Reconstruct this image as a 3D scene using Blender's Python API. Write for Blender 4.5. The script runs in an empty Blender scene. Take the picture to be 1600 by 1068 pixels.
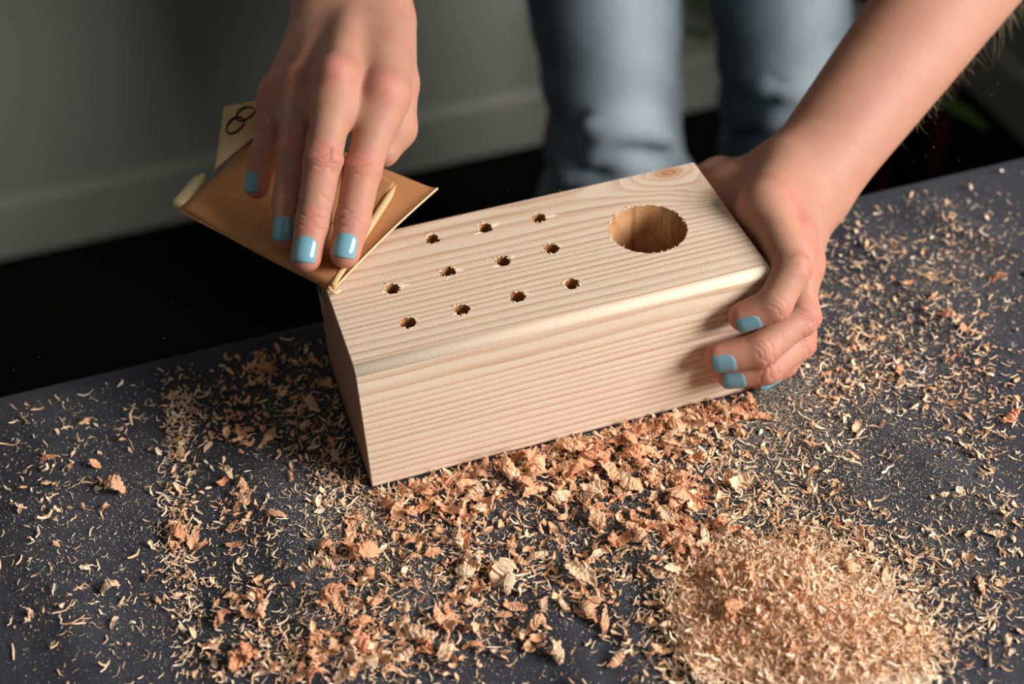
import bpy, bmesh, math, random
import numpy as np
from mathutils import Vector, Matrix

# ------------------------------------------------------------------ camera, world, light, exposure
SC = bpy.context.scene
COL = SC.collection
F_PX = 2240.2                                    # focal length in pixels of a 1600 x 1068 frame
RC = np.array([[0.9513668990, -0.3059340541, -0.0361300140],
               [-0.2317548131, -0.6335100671, -0.7382104723],
               [0.2029549950, 0.7106823125, -0.6736021977]])   # rows: camera right, down, forward
CC = np.array([-0.06238588, -0.4865867, 0.53738316])
cam_data = bpy.data.cameras.new('camera')
cam = bpy.data.objects.new('camera', cam_data)
COL.objects.link(cam)
cam.matrix_world = Matrix(((RC[0][0], -RC[1][0], -RC[2][0], CC[0]),
                           (RC[0][1], -RC[1][1], -RC[2][1], CC[1]),
                           (RC[0][2], -RC[1][2], -RC[2][2], CC[2]),
                           (0, 0, 0, 1)))
cam_data.sensor_width = 36.0
cam_data.lens = F_PX * 36.0 / 1600.0
cam_data.clip_start = 0.02
cam_data.dof.use_dof = True
cam_data.dof.focus_distance = 0.70
cam_data.dof.aperture_fstop = 5.0
SC.camera = cam

world = bpy.data.worlds.new('world')
SC.world = world
world.use_nodes = True
world.node_tree.nodes['Background'].inputs['Color'].default_value = (0.80, 0.90, 1.0, 1)
world.node_tree.nodes['Background'].inputs['Strength'].default_value = 0.07

# daylight through the window in the right hand wall
key = bpy.data.lights.new('window_daylight', 'AREA')
key.shape = 'RECTANGLE'
key.size, key.size_y = 1.05, 0.75
key.energy = 68
key.color = (1.0, 0.985, 0.965)
key_o = bpy.data.objects.new('window_daylight', key)
COL.objects.link(key_o)
key_o.location = (1.42, -0.95, 0.90)
key_o.rotation_euler = Vector((-1.0, 0.45, -0.30)).to_track_quat('-Z', 'Y').to_euler()

SC.view_settings.view_transform = 'Standard'
SC.view_settings.look = 'None'
SC.view_settings.exposure = 0.0
SC.view_settings.gamma = 1.0
SC.view_settings.use_curve_mapping = False

rng = np.random.default_rng(11)
random.seed(7)

# ------------------------------------------------------------------ helpers
def ray(px, py):
    return RC.T @ np.array([(px - 800) / F_PX, (py - 534) / F_PX, 1.0])
def Pz(px, py, z):
    d = ray(px, py); return CC + d * ((z - CC[2]) / d[2])
def Pd(px, py, dep):
    return CC + ray(px, py) * dep
def V(*a): return np.array(a, dtype=float)

def lin(r, g, b):
    f = lambda c: (c / 12.92 if c <= 0.04045 else ((c + 0.055) / 1.055) ** 2.4)
    return (f(r / 255), f(g / 255), f(b / 255), 1)

def link(name, mesh, mats=(), parent=None, smooth=True):
    o = bpy.data.objects.new(name, mesh)
    COL.objects.link(o)
    for m in (mats if isinstance(mats, (list, tuple)) else [mats]):
        mesh.materials.append(m)
    if parent is not None: o.parent = parent
    if smooth:
        mesh.polygons.foreach_set('use_smooth', np.ones(len(mesh.polygons), bool))
    return o

def pydata(name, verts, faces):
    me = bpy.data.meshes.new(name)
    verts = np.asarray(verts, dtype=np.float32)
    if isinstance(faces, np.ndarray) and faces.ndim == 2:
        n = faces.shape[1]
        me.vertices.add(len(verts)); me.vertices.foreach_set('co', verts.ravel())
        me.loops.add(faces.size); me.loops.foreach_set('vertex_index', faces.astype(np.int32).ravel())
        me.polygons.add(len(faces))
        me.polygons.foreach_set('loop_start', np.arange(0, faces.size, n, dtype=np.int32))
        me.update(calc_edges=True); me.validate()
        me.polygons.foreach_set('use_smooth', np.zeros(len(me.polygons), bool))
    else:
        me.from_pydata([tuple(map(float, v)) for v in verts], [], [tuple(int(i) for i in f) for f in faces]); me.update()
    return me

def from_bm(name, bm):
    bmesh.ops.recalc_face_normals(bm, faces=bm.faces)
    me = bpy.data.meshes.new(name); bm.to_mesh(me); bm.free(); return me

def empty(name, loc):
    o = bpy.data.objects.new(name, None); COL.objects.link(o); o.location = loc; o.empty_display_size = 0.02
    return o

def tag(o, label=None, cat=None, group=None, kind=None):
    if label: o['label'] = label
    if cat: o['category'] = cat
    if group: o['group'] = group
    if kind: o['kind'] = kind
    return o

def adopt(parent, *kids):
    """parent parts to an Empty while their mesh stays in world coordinates"""
    inv = Matrix.Translation(Vector(parent.location)).inverted()
    for k in kids:
        k.parent = parent; k.matrix_parent_inverse = inv

def box_bm(bm, lo, hi):
    r = bmesh.ops.create_cube(bm, size=1.0)
    for v in r['verts']:
        v.co = Vector([(lo[i] + hi[i]) / 2 + v.co[i] * (hi[i] - lo[i]) for i in range(3)])
    return r['verts']
def box(name, lo, hi, mat, parent=None, bevel=0.0):
    bm = bmesh.new(); box_bm(bm, lo, hi)
    if bevel: bmesh.ops.bevel(bm, geom=bm.edges[:], offset=bevel, segments=2, affect='EDGES')
    return link(name, from_bm(name, bm), mat, parent, smooth=False)

class NB:
    """small node builder"""
    def __init__(s, name):
        s.m = bpy.data.materials.new(name); s.m.use_nodes = True
        s.t = s.m.node_tree; s.b = s.t.nodes['Principled BSDF']; s.out = s.t.nodes['Material Output']
    def n(s, typ, **kw):
        nd = s.t.nodes.new(typ)
        for k, v in kw.items():
            if k.startswith('_'): setattr(nd, k[1:], v)
            else: s.put(nd.inputs[k.replace('__', ' ')], v)
        return nd
    def put(s, inp, v):
        if isinstance(v, bpy.types.NodeSocket): s.t.links.new(v, inp)
        elif isinstance(v, bpy.types.Node): s.t.links.new(v.outputs[0], inp)
        else: inp.default_value = v
    def math(s, op, a, b=0.0, c=0.0, clamp=False):
        nd = s.t.nodes.new('ShaderNodeMath'); nd.operation = op; nd.use_clamp = clamp
        for i, v in enumerate((a, b, c)): s.put(nd.inputs[i], v)
        return nd.outputs[0]
    def ramp(s, fac, stops):
        nd = s.t.nodes.new('ShaderNodeValToRGB'); s.put(nd.inputs[0], fac)
        el = nd.color_ramp.elements
        while len(el) < len(stops): el.new(0.5)
        for e, (p, c) in zip(el, stops): e.position = p; e.color = c
        return nd.outputs[0]
    def mix(s, fac, a, b, mode='MIX'):
        nd = s.t.nodes.new('ShaderNodeMix'); nd.data_type = 'RGBA'; nd.blend_type = mode
        s.put(nd.inputs[0], fac); s.put(nd.inputs[6], a); s.put(nd.inputs[7], b)
        return nd.outputs[2]
    def maprange(s, v, a, b, c, d):
        nd = s.t.nodes.new('ShaderNodeMapRange')
        s.put(nd.inputs[0], v)
        for i, x in enumerate((a, b, c, d)): nd.inputs[i + 1].default_value = x
        return nd.outputs[0]
    def noise(s, scale, detail=3, rough=0.5, vec=None, dist=0.0):
        nd = s.t.nodes.new('ShaderNodeTexNoise')
        nd.inputs['Scale'].default_value = scale; nd.inputs['Detail'].default_value = detail
        nd.inputs['Roughness'].default_value = rough; nd.inputs['Distortion'].default_value = dist
        if vec is not None: s.put(nd.inputs['Vector'], vec)
        return nd.outputs[0]
    def coord(s, which='Object', scale=None):
        tc = s.t.nodes.new('ShaderNodeTexCoord').outputs[which]
        if scale is None: return tc
        mp = s.t.nodes.new('ShaderNodeMapping'); s.put(mp.inputs['Vector'], tc); mp.inputs['Scale'].default_value = scale
        return mp.outputs[0]
    def bump(s, h, dist, strength=1.0):
        nd = s.t.nodes.new('ShaderNodeBump'); s.put(nd.inputs['Height'], h)
        nd.inputs['Distance'].default_value = dist; nd.inputs['Strength'].default_value = strength
        s.put(s.b.inputs['Normal'], nd.outputs[0]); return nd
    def set(s, **kw):
        for k, v in kw.items(): s.put(s.b.inputs[k.replace('_', ' ')], v)
        return s

def plain(name, col, rough=0.6, var=0.08, scale=40, bump=0.0, bscale=300, spec=0.3):
    k = NB(name); v = k.coord('Object')
    n = k.noise(scale, 4, 0.6, v)
    c = k.mix(n, tuple(x * (1 - var) for x in col[:3]) + (1,), tuple(min(1, x * (1 + var)) for x in col[:3]) + (1,))
    k.set(Base_Color=c, Roughness=rough, Specular_IOR_Level=spec)
    if bump: k.bump(k.noise(bscale, 3, 0.6, v), bump)
    return k.m

# ------------------------------------------------------------------ materials
M = {}
M['wall'] = plain('grey_wall_paint', lin(166, 168, 160), 0.55, 0.05, 3, 0.0006, 260)
M['trim'] = plain('grey_trim_paint', lin(172, 172, 164), 0.42, 0.04, 4)
M['floor'] = plain('black_carpet', (0.0075, 0.0072, 0.0072, 1), 0.95, 0.4, 500, 0.002, 900, 0.05)
M['ceiling'] = plain('ceiling_white', lin(150, 150, 146), 0.8, 0.03, 5)
M['table'] = plain('table_wood', lin(120, 92, 66), 0.5, 0.2, 20)
M['jeans'] = None
M['red'] = plain('dark_red_lacquer', lin(44, 9, 8), 0.45, 0.2, 30)
M['leaf'] = plain('green_leaf', lin(66, 88, 28), 0.5, 0.25, 60)
M['soil'] = plain('soil', lin(40, 30, 22), 0.95, 0.4, 200, 0.004, 200)
M['clay'] = plain('dark_pot', lin(48, 46, 44), 0.6, 0.2, 30)
M['shirt'] = plain('dark_shirt', lin(58, 62, 70), 0.85, 0.1, 200, 0.0008, 900)
M['hair'] = plain('blond_brown_hair', lin(128, 96, 62), 0.5, 0.3, 150)
M['shoe'] = plain('grey_shoe', lin(80, 80, 82), 0.7, 0.1, 60)
M['arm_hair'] = plain('fair_hair', lin(205, 180, 150), 0.4, 0.1, 30)

def wood_block():
    k = NB('pine_wood')
    tc = k.coord('Object')
    sep = k.n('ShaderNodeSeparateXYZ', Vector=tc)
    x, y, z = sep.outputs
    H = 0.08202
    # slow wander of the growth rings along the beam
    nv = k.coord('Object', (4.0, 26, 26))
    wob = k.math('MULTIPLY', k.math('SUBTRACT', k.noise(1.0, 2, 0.5, nv), 0.5), 0.0075)
    nf = k.coord('Object', (30, 190, 190))
    wob2 = k.math('MULTIPLY', k.math('SUBTRACT', k.noise(1.0, 2, 0.5, nf), 0.5), 0.0011)
    dy = k.math('SUBTRACT', y, -0.012)
    dz = k.math('SUBTRACT', z, H + 0.011)
    # rings are closer together across the front half of the top than behind it
    dy2 = k.math('MULTIPLY', dy, 0.98)
    r = k.math('SQRT', k.math('ADD', k.math('MULTIPLY', dy2, dy2), k.math('MULTIPLY', dz, dz)))
    r = k.math('ADD', k.math('ADD', r, wob), wob2)
    # knots: the rings bend round them
    def knot(px, py, pz, s, amp):
        a = k.math('MULTIPLY', k.math('SUBTRACT', x, px), 0.55); b = k.math('SUBTRACT', y, py); c = k.math('SUBTRACT', z, pz)
        d2 = k.math('ADD', k.math('ADD', k.math('MULTIPLY', a, a), k.math('MULTIPLY', b, b)), k.math('MULTIPLY', k.math('MULTIPLY', c, c), 0.12))
        g = k.math('POWER', 2.71828, k.math('DIVIDE', d2, -s * s))
        return k.math('MULTIPLY', g, amp), k.math('SQRT', d2)
    k1, d1 = knot(0.1955, 0.0935, H, 0.014, 0.016)
    k2, d2 = knot(0.2115, 0.0690, H, 0.011, 0.011)
    r = k.math('ADD', r, k.math('ADD', k1, k2))
    # ring width: wide near the top front arris and at the back, narrow between
    per = k.math('ADD', k.math('DIVIDE', r, 0.00395), k.math('ADD', 0.42, k.math('ADD', k.math('MULTIPLY', k.math('SINE', k.math('MULTIPLY_ADD', r, 150.0, -1.3)), 0.14), k.math('MULTIPLY', k.math('SINE', k.math('MULTIPLY', r, 330.0)), 0.14))))
    # wider rings just below the top edge of the front face
    dep = k.math('MAXIMUM', k.math('SUBTRACT', H - 0.004, z), 0.0)
    per = k.math('SUBTRACT', per, k.math('MULTIPLY', k.math('SUBTRACT', 1.0, k.math('POWER', 2.71828, k.math('DIVIDE', dep, -0.014))), 1.75))
    back = k.math('POWER', k.math('MAXIMUM', k.math('SUBTRACT', y, 0.056), 0.0), 1.6)
    per = k.math('SUBTRACT', per, k.math('MULTIPLY', back, 950.0))
    fr = k.math('FRACT', per)
    lnv = k.coord('Object', (9, 260, 260))
    amp_n = k.maprange(k.noise(1.0, 2, 0.5, lnv), 0.3, 0.7, 0.55, 1.1)
    late = k.ramp(fr, [(0.0, (0, 0, 0, 1)), (0.35, (0.08, 0.08, 0.08, 1)), (0.74, (0.75, 0.75, 0.75, 1)), (0.88, (1, 1, 1, 1)), (0.97, (0.1, 0.1, 0.1, 1))])
    late = k.math('MULTIPLY', late, amp_n)
    # end grain shows thin dark ring lines
    geo = k.n('ShaderNodeNewGeometry')
    nx = k.n('ShaderNodeSeparateXYZ', Vector=geo.outputs['True Normal']).outputs[0]
    endm = k.math('GREATER_THAN', k.math('ABSOLUTE', nx), 0.75)
    line = k.ramp(fr, [(0.0, (0, 0, 0, 1)), (0.42, (0, 0, 0, 1)), (0.56, (1, 1, 1, 1)), (0.90, (1, 1, 1, 1)), (0.98, (0, 0, 0, 1))])
    late_end = k.math('MULTIPLY', line, 1.0)
    light = k.mix(k.noise(1.0, 3, 0.6, k.coord('Object', (8, 60, 60))), lin(224, 199, 174), lin(235, 212, 189))
    side = k.mix(k.math('MULTIPLY', late, 0.72), light, lin(186, 138, 102))
    fleck = k.noise(1.0, 2, 0.6, k.coord('Object', (700, 1500, 1500)))
    side = k.mix(k.maprange(fleck, 0.45, 0.75, 0, 0.22), side, lin(248, 226, 200))
    # fine dark pores
    pore = k.noise(1.0, 2, 0.6, k.coord('Object', (90, 1800, 1800)))
    side = k.mix(k.maprange(pore, 0.62, 0.8, 0, 0.25), side, lin(160, 112, 76))
    heart = k.maprange(d1, 0.0022, 0.0072, 1.0, 0.0)
    kring = k.math('FRACT', k.math('ADD', k.math('DIVIDE', d1, 0.0022), k.math('MULTIPLY', wob, 60)))
    kc = k.mix(k.math('POWER', kring, 2.0), lin(206, 152, 106), lin(146, 92, 56))
    side = k.mix(k.math('MULTIPLY', heart, 0.9), side, kc)
    heart2 = k.maprange(d2, 0.0010, 0.0062, 1.0, 0.0)
    side = k.mix(k.math('MULTIPLY', heart2, 0.6), side, lin(196, 146, 104))
    endc = k.mix(late_end, lin(196, 152, 124), lin(44, 22, 24))
    col = k.mix(endm, side, endc)
    # unsanded drilled walls, with the shade inside the holes put into the colour
    bored = k.n('ShaderNodeAttribute', _attribute_name='bored').outputs['Fac']
    bored_shaded = k.mix(k.math('MULTIPLY', late, 0.6), lin(178, 128, 84), lin(132, 88, 52))
    col = k.mix(bored, col, bored_shaded)
    k.set(Base_Color=col, Roughness=0.62, Specular_IOR_Level=0.25)
    hgt = k.math('ADD', k.math('MULTIPLY', late, 0.5), k.math('MULTIPLY', fleck, 0.55))
    k.bump(hgt, 0.00035, 0.8)
    return k.m
M['wood'] = wood_block()
M['fibre'] = plain('pale_torn_fibre', lin(244, 220, 186), 0.7, 0.1, 400)

def cloth_mat():
    k = NB('charcoal_cloth')
    v = k.coord('Object')
    big = k.noise(9, 4, 0.6, v)
    col = k.mix(big, lin(43, 44, 52), lin(57, 58, 67))
    weave = k.noise(1900, 2, 0.7, v)
    col = k.mix(k.maprange(weave, 0.4, 0.7, 0, 0.35), col, lin(84, 85, 93))
    # grey wood dust rubbed into the fabric
    dust = k.math('MULTIPLY', k.maprange(k.noise(14, 5, 0.65, v), 0.45, 0.75, 0, 1), k.maprange(k.noise(1500, 2, 0.7, v), 0.5, 0.66, 0, 1))
    col = k.mix(k.math('MULTIPLY', dust, 0.38), col, lin(168, 160, 140))
    k.set(Base_Color=col, Roughness=0.9, Specular_IOR_Level=0.15, Sheen_Weight=0.06, Sheen_Roughness=0.5)
    k.bump(k.math('ADD', weave, k.math('MULTIPLY', k.noise(420, 3, 0.6, v), 0.8)), 0.0006, 0.7)
    return k.m
M['cloth'] = cloth_mat()

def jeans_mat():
    k = NB('washed_shaded_denim')
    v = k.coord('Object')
    fade_shade = k.n('ShaderNodeAttribute', _attribute_name='fade_shade').outputs['Fac']  # denim wash and painted side shading in one mask
    col = k.mix(k.math('ADD', fade_shade, k.math('MULTIPLY', k.math('SUBTRACT', k.noise(14, 4, 0.6, v), 0.5), 0.5), 0, True), lin(70, 78, 86), lin(172, 185, 192))
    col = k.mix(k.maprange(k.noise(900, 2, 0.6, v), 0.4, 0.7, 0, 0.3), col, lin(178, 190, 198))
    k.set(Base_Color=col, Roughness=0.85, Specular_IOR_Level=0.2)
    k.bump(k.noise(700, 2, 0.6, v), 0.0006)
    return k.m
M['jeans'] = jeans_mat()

def skin_mat():
    k = NB('skin')
    v = k.coord('Object')
    red = k.n('ShaderNodeAttribute', _attribute_name='red').outputs['Fac']
    n1 = k.noise(55, 4, 0.6, v)
    col = k.mix(n1, lin(170, 120, 96), lin(188, 139, 115))
    blot = k.maprange(k.noise(120, 3, 0.6, v), 0.5, 0.75, 0, 0.35)
    col = k.mix(blot, col, lin(182, 110, 94))
    col = k.mix(red, col, lin(202, 108, 98))
    k.set(Base_Color=col, Roughness=0.58, Specular_IOR_Level=0.28, Subsurface_Weight=0.16, Subsurface_Scale=0.006)
    k.b.inputs['Subsurface Radius'].default_value = (1.0, 0.35, 0.2)
    vo = k.n('ShaderNodeTexVoronoi', Scale=900.0, Vector=v)
    k.bump(k.math('ADD', k.math('MULTIPLY', vo.outputs[0], 0.6), k.math('MULTIPLY', k.noise(350, 3, 0.6, v), 0.7)), 0.00011, 0.6)
    return k.m
M['skin'] = skin_mat()

def nail_mat(name, rough, dusty):
    k = NB(name)
    v = k.coord('Object')
    col = k.mix(k.noise(200, 2, 0.5, v), lin(110, 154, 168), lin(122, 166, 178))
    d = k.maprange(k.noise(2600, 2, 0.7, v), 0.62, 0.72, 0, 1)
    col = k.mix(k.math('MULTIPLY', d, dusty), col, lin(226, 216, 196))
    col = k.mix(dusty * 0.7, col, lin(96, 126, 136))
    k.set(Base_Color=col, Roughness=rough, Specular_IOR_Level=0.5)
    return k.m
M['nail_gloss'] = nail_mat('blue_nail_polish', 0.16, 0.0)
M['nail_dusty'] = nail_mat('dusty_blue_nail_polish', 0.5, 0.7)

def paper_mat(name, c1, c2, rough=0.8):
    k = NB(name)
    v = k.coord('Object')
    n = k.noise(1.0, 4, 0.65, k.coord('Object', (160, 900, 500)))
    col = k.mix(n, c1, c2)
    col = k.mix(k.maprange(k.noise(2600, 2, 0.7, v), 0.55, 0.75, 0, 0.3), col, tuple(x * 0.6 for x in c1[:3]) + (1,))
    k.set(Base_Color=col, Roughness=rough, Specular_IOR_Level=0.25)
    k.bump(k.noise(1600, 2, 0.7, v), 0.00025, 0.8)
    return k.m
M['paper_brown'] = paper_mat('brown_sandpaper', lin(172, 112, 68), lin(210, 152, 102))
M['paper_edge'] = paper_mat('pale_paper_edge', lin(226, 190, 142), lin(238, 206, 160))
M['paper_fold'] = paper_mat('brown_paper_fold', lin(212, 166, 116), lin(226, 182, 132))
M['paper_cream'] = paper_mat('cream_paper_back', lin(214, 190, 142), lin(228, 206, 160))
M['ink'] = plain('black_ink', lin(40, 34, 28), 0.7, 0.1, 300)

def chip_mat(name, stops, obj_random):
    k = NB(name)
    v = k.coord('Object')
    if obj_random: t = k.n('ShaderNodeObjectInfo').outputs['Random']
    else: t = k.n('ShaderNodeAttribute', _attribute_name='tint').outputs['Fac']
    col = k.ramp(t, stops)
    fib = k.noise(1.0, 3, 0.7, k.coord('Object', (600, 2200, 2200)))
    col = k.mix(k.maprange(fib, 0.4, 0.75, 0, 0.35), col, lin(250, 222, 180))
    k.set(Base_Color=col, Roughness=0.7, Specular_IOR_Level=0.2)
    k.bump(fib, 0.00025, 0.7)
    return k.m
CURL = [(0.0, lin(212, 146, 104)), (0.5, lin(234, 176, 134)), (1.0, lin(248, 208, 170))]
SLIV = [(0.0, lin(226, 174, 134)), (0.5, lin(243, 207, 172)), (1.0, lin(253, 236, 212))]
M['curl'] = chip_mat('curled_shaving_wood', CURL, True)
M['curl_small'] = chip_mat('small_shaving_wood', CURL, False)
M['sliver'] = chip_mat('splinter_wood', SLIV, True)
M['sliver_small'] = chip_mat('fine_shaving_wood', SLIV, False)
M['dust'] = chip_mat('sawdust_wood', [(0.0, lin(184, 172, 150)), (0.6, lin(232, 212, 182)), (1.0, lin(250, 238, 216))], False)
M['white_chip'] = plain('white_scrap', lin(232, 236, 240), 0.5, 0.05, 100)

# ------------------------------------------------------------------ room
FZ = -0.75; WY = 1.31; WX = 1.22; CEIL = 1.75
def struct(o): o['kind'] = 'structure'; return o
struct(box('floor', (-2.3, -2.6, FZ - 0.1), (1.5, 1.6, FZ), M['floor']))
struct(box('wall_back', (-2.3, WY, FZ), (1.5, WY + 0.12, CEIL), M['wall']))
struct(box('wall_left', (-2.42, -2.6, FZ), (-2.3, WY + 0.12, CEIL), M['wall']))
struct(box('ceiling', (-2.42, -2.6, CEIL), (1.5, WY + 0.12, CEIL + 0.1), M['ceiling']))
WIN = (-1.72, -0.08, 0.34, 1.32)                 # window opening in the right wall: y0, y1, z0, z1
bm = bmesh.new()
for lo, hi in (((WX, -2.6, FZ), (WX + 0.12, WIN[0], CEIL)), ((WX, WIN[1], FZ), (WX + 0.12, WY, CEIL)),
               ((WX, WIN[0], FZ), (WX + 0.12, WIN[1], WIN[2])), ((WX, WIN[0], WIN[3]), (WX + 0.12, WIN[1], CEIL))):
    box_bm(bm, lo, hi)
struct(link('wall_right', from_bm('wall_right', bm), M['wall'], smooth=False))
bm = bmesh.new()
t = 0.045
for lo, hi in (((WX + 0.02, WIN[0], WIN[2]), (WX + 0.09, WIN[0] + t, WIN[3])), ((WX + 0.02, WIN[1] - t, WIN[2]), (WX + 0.09, WIN[1], WIN[3])),
               ((WX + 0.02, WIN[0], WIN[2]), (WX + 0.09, WIN[1], WIN[2] + t)), ((WX + 0.02, WIN[0], WIN[3] - t), (WX + 0.09, WIN[1], WIN[3]))):
    box_bm(bm, lo, hi)
struct(link('window_1', from_bm('window_1', bm), M['trim'], smooth=False))

def baseboard(name, a, b, n):
    """profile swept between two floor points; n points into the room"""
    prof = [(0, 0), (0.014, 0), (0.014, 0.080), (0.0125, 0.0885), (0.008, 0.094), (0, 0.0955)]
    a, b, n = Vector(a), Vector(b), Vector(n)
    vs = [p + n * d + Vector((0, 0, h)) for p in (a, b) for d, h in prof]
    k = len(prof)
    fs = [(i, i + 1, k + i + 1, k + i) for i in range(k - 1)] + [tuple(range(k)), tuple(range(2 * k - 1, k - 1, -1))]
    bmm = bmesh.new(); bv = [bmm.verts.new(v) for v in vs]
    for f in fs: bmm.faces.new([bv[i] for i in f])
    return struct(link(name, from_bm(name, bmm), M['trim'], smooth=False))
baseboard('baseboard_back', (-2.3, WY, FZ), (WX, WY, FZ), (0, -1, 0))
baseboard('baseboard_right', (WX, WY - 0.014, FZ), (WX, -2.6, FZ), (-1, 0, 0))

# ------------------------------------------------------------------ table and cloth
TX0, TX1, TY0, TY1 = -0.78, 1.0, -0.80, 0.1335
tb = tag(empty('work_table', (0.1, -0.3, FZ)), 'wooden work table hidden beneath the charcoal cloth', 'table')
kids = [box('tabletop', (TX0, TY0, -0.038), (TX1, TY1, -0.006), M['table'], None, 0.003)]
for x in (TX0 + 0.08, TX1 - 0.08):
    for y in (TY0 + 0.08, TY1 - 0.08):
        kids.append(box('leg', (x - 0.03, y - 0.03, FZ), (x + 0.03, y + 0.03, -0.038), M['table'], None, 0.003))
adopt(tb, *kids)

BL, BW, BH = 0.212, 0.0989, 0.08202              # the block: length, width, height
def sstep(a, b, x):
    t = np.clip((x - a) / (b - a), 0, 1); return t * t * (3 - 2 * t)
_ph = np.random.default_rng(5).uniform(0, 6.28, (14, 2)); _fr = np.random.default_rng(6).uniform(-60, 60, (14, 2))
RIDGES = [  # crease in the cloth: pixel from, pixel to, half width m, height m
    ((1010, 860), (1110, 1100), 0.0085, 0.0042), ((960, 900), (1010, 1100), 0.011, 0.0028),
    ((400, 700), (520, 1090), 0.014, 0.0034), ((860, 940), (930, 1090), 0.010, 0.0024),
    ((60, 640), (150, 1090), 0.020, 0.0030), ((270, 600), (300, 1090), 0.012, -0.0018),
    ((1330, 640), (1590, 830), 0.016, 0.0030), ((1290, 330), (1560, 560), 0.018, 0.0030),
    ((1230, 600), (1330, 760), 0.014, 0.0024), ((1440, 330), (1600, 400), 0.012, 0.0026),
    ((640, 900), (560, 1090), 0.012, 0.0024), ((20, 820), (120, 1000), 0.016, 0.0026)]
_R = [(Pz(*a, 0)[:2], Pz(*b, 0)[:2], w, h) for a, b, w, h in RIDGES]
def cloth_h(x, y):
    x = np.asarray(x, float); y = np.asarray(y, float)
    h = np.zeros_like(x)
    for (p1, p2), (f1, f2) in zip(_ph, _fr):
        h += np.sin(f1 * x + p1) * np.sin(f2 * y + p2)
    h = 0.0010 + 0.00035 * h
    for a, b, w, amp in _R:
        d = b - a; t = np.clip(((x - a[0]) * d[0] + (y - a[1]) * d[1]) / (d @ d), 0, 1)
        q = np.hypot(x - a[0] - t * d[0], y - a[1] - t * d[1])
        h += amp * np.exp(-(q / w) ** 2) * np.where((t > 0) & (t < 1), 1, 1)
    # lies flat under the block
    qx = np.maximum(np.maximum(-x, x - BL), 0); qy = np.maximum(np.maximum(-y, y - BW), 0)
    m = sstep(0.0, 0.03, np.hypot(qx, qy))
    h = np.maximum(h, -0.001) * m
    edge = sstep(0, 0.03, TY1 - y)
    return h * edge

def cloth():
    drop = 0.22; r = 0.007
    def axis(lo, hi, fine_lo, fine_hi):
        s = [lo - drop - 0.01]
        cuts = np.concatenate([np.linspace(lo - drop, lo - 0.012, 8), np.linspace(lo - 0.010, lo + 0.012, 9),
                               np.arange(lo + 0.02, fine_lo, 0.02), np.arange(fine_lo, min(fine_hi, hi - 0.013), 0.003),
                               np.arange(min(fine_hi, hi - 0.013), hi - 0.013, 0.02), np.linspace(hi - 0.012, hi + 0.010, 9),
                               np.linspace(hi + 0.014, hi + drop, 8)])
        return np.unique(np.round(cuts, 5))
    sx = axis(TX0, TX1, -0.26, 0.52); sy = axis(TY0, TY1 + 0.0045, -0.26, 0.2)
    def bend(s, lo, hi):
        pos = s.copy(); dz = np.zeros_like(s)
        for sign, e in ((1, hi), (-1, lo)):
            u = (s - e) * sign + r                # distance past the start of the rounding
            a = np.clip(u / r, 0, math.pi / 2)
            over = np.maximum(u - r * math.pi / 2, 0)
            m = u > 0
            pos = np.where(m, e - sign * r + sign * r * np.sin(a), pos)
            dz = np.where(m, -(r * (1 - np.cos(a)) + over), dz)
        return pos, dz
    px, dzx = bend(sx, TX0 - 0.004, TX1 + 0.004); py, dzy = bend(sy, TY0 - 0.004, TY1 + 0.0045)
    X, Y = np.meshgrid(px, py, indexing='ij')
    DX, DY = np.meshgrid(dzx, dzy, indexing='ij')
    Z = cloth_h(X, Y) + DX + DY
    # gentle waves in the hanging part
    Y = Y + np.where(DY < -0.02, 0.006 * np.sin(X * 34) * np.clip(-DY / 0.2, 0, 1), 0)
    nx, ny = X.shape
    top = np.stack([X, Y, Z], -1).reshape(-1, 3)
    idx = np.arange(nx * ny).reshape(nx, ny)
    f = np.stack([idx[:-1, :-1], idx[1:, :-1], idx[1:, 1:], idx[:-1, 1:]], -1).reshape(-1, 4)
    me = pydata('tablecloth', top, f)
    o = link('tablecloth', me, M['cloth'])
    so = o.modifiers.new('thickness', 'SOLIDIFY'); so.thickness = 0.0015; so.offset = -1
    tag(o, 'charcoal grey cloth spread over the table, creased and covered in wood shavings', 'tablecloth')
cloth()

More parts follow.
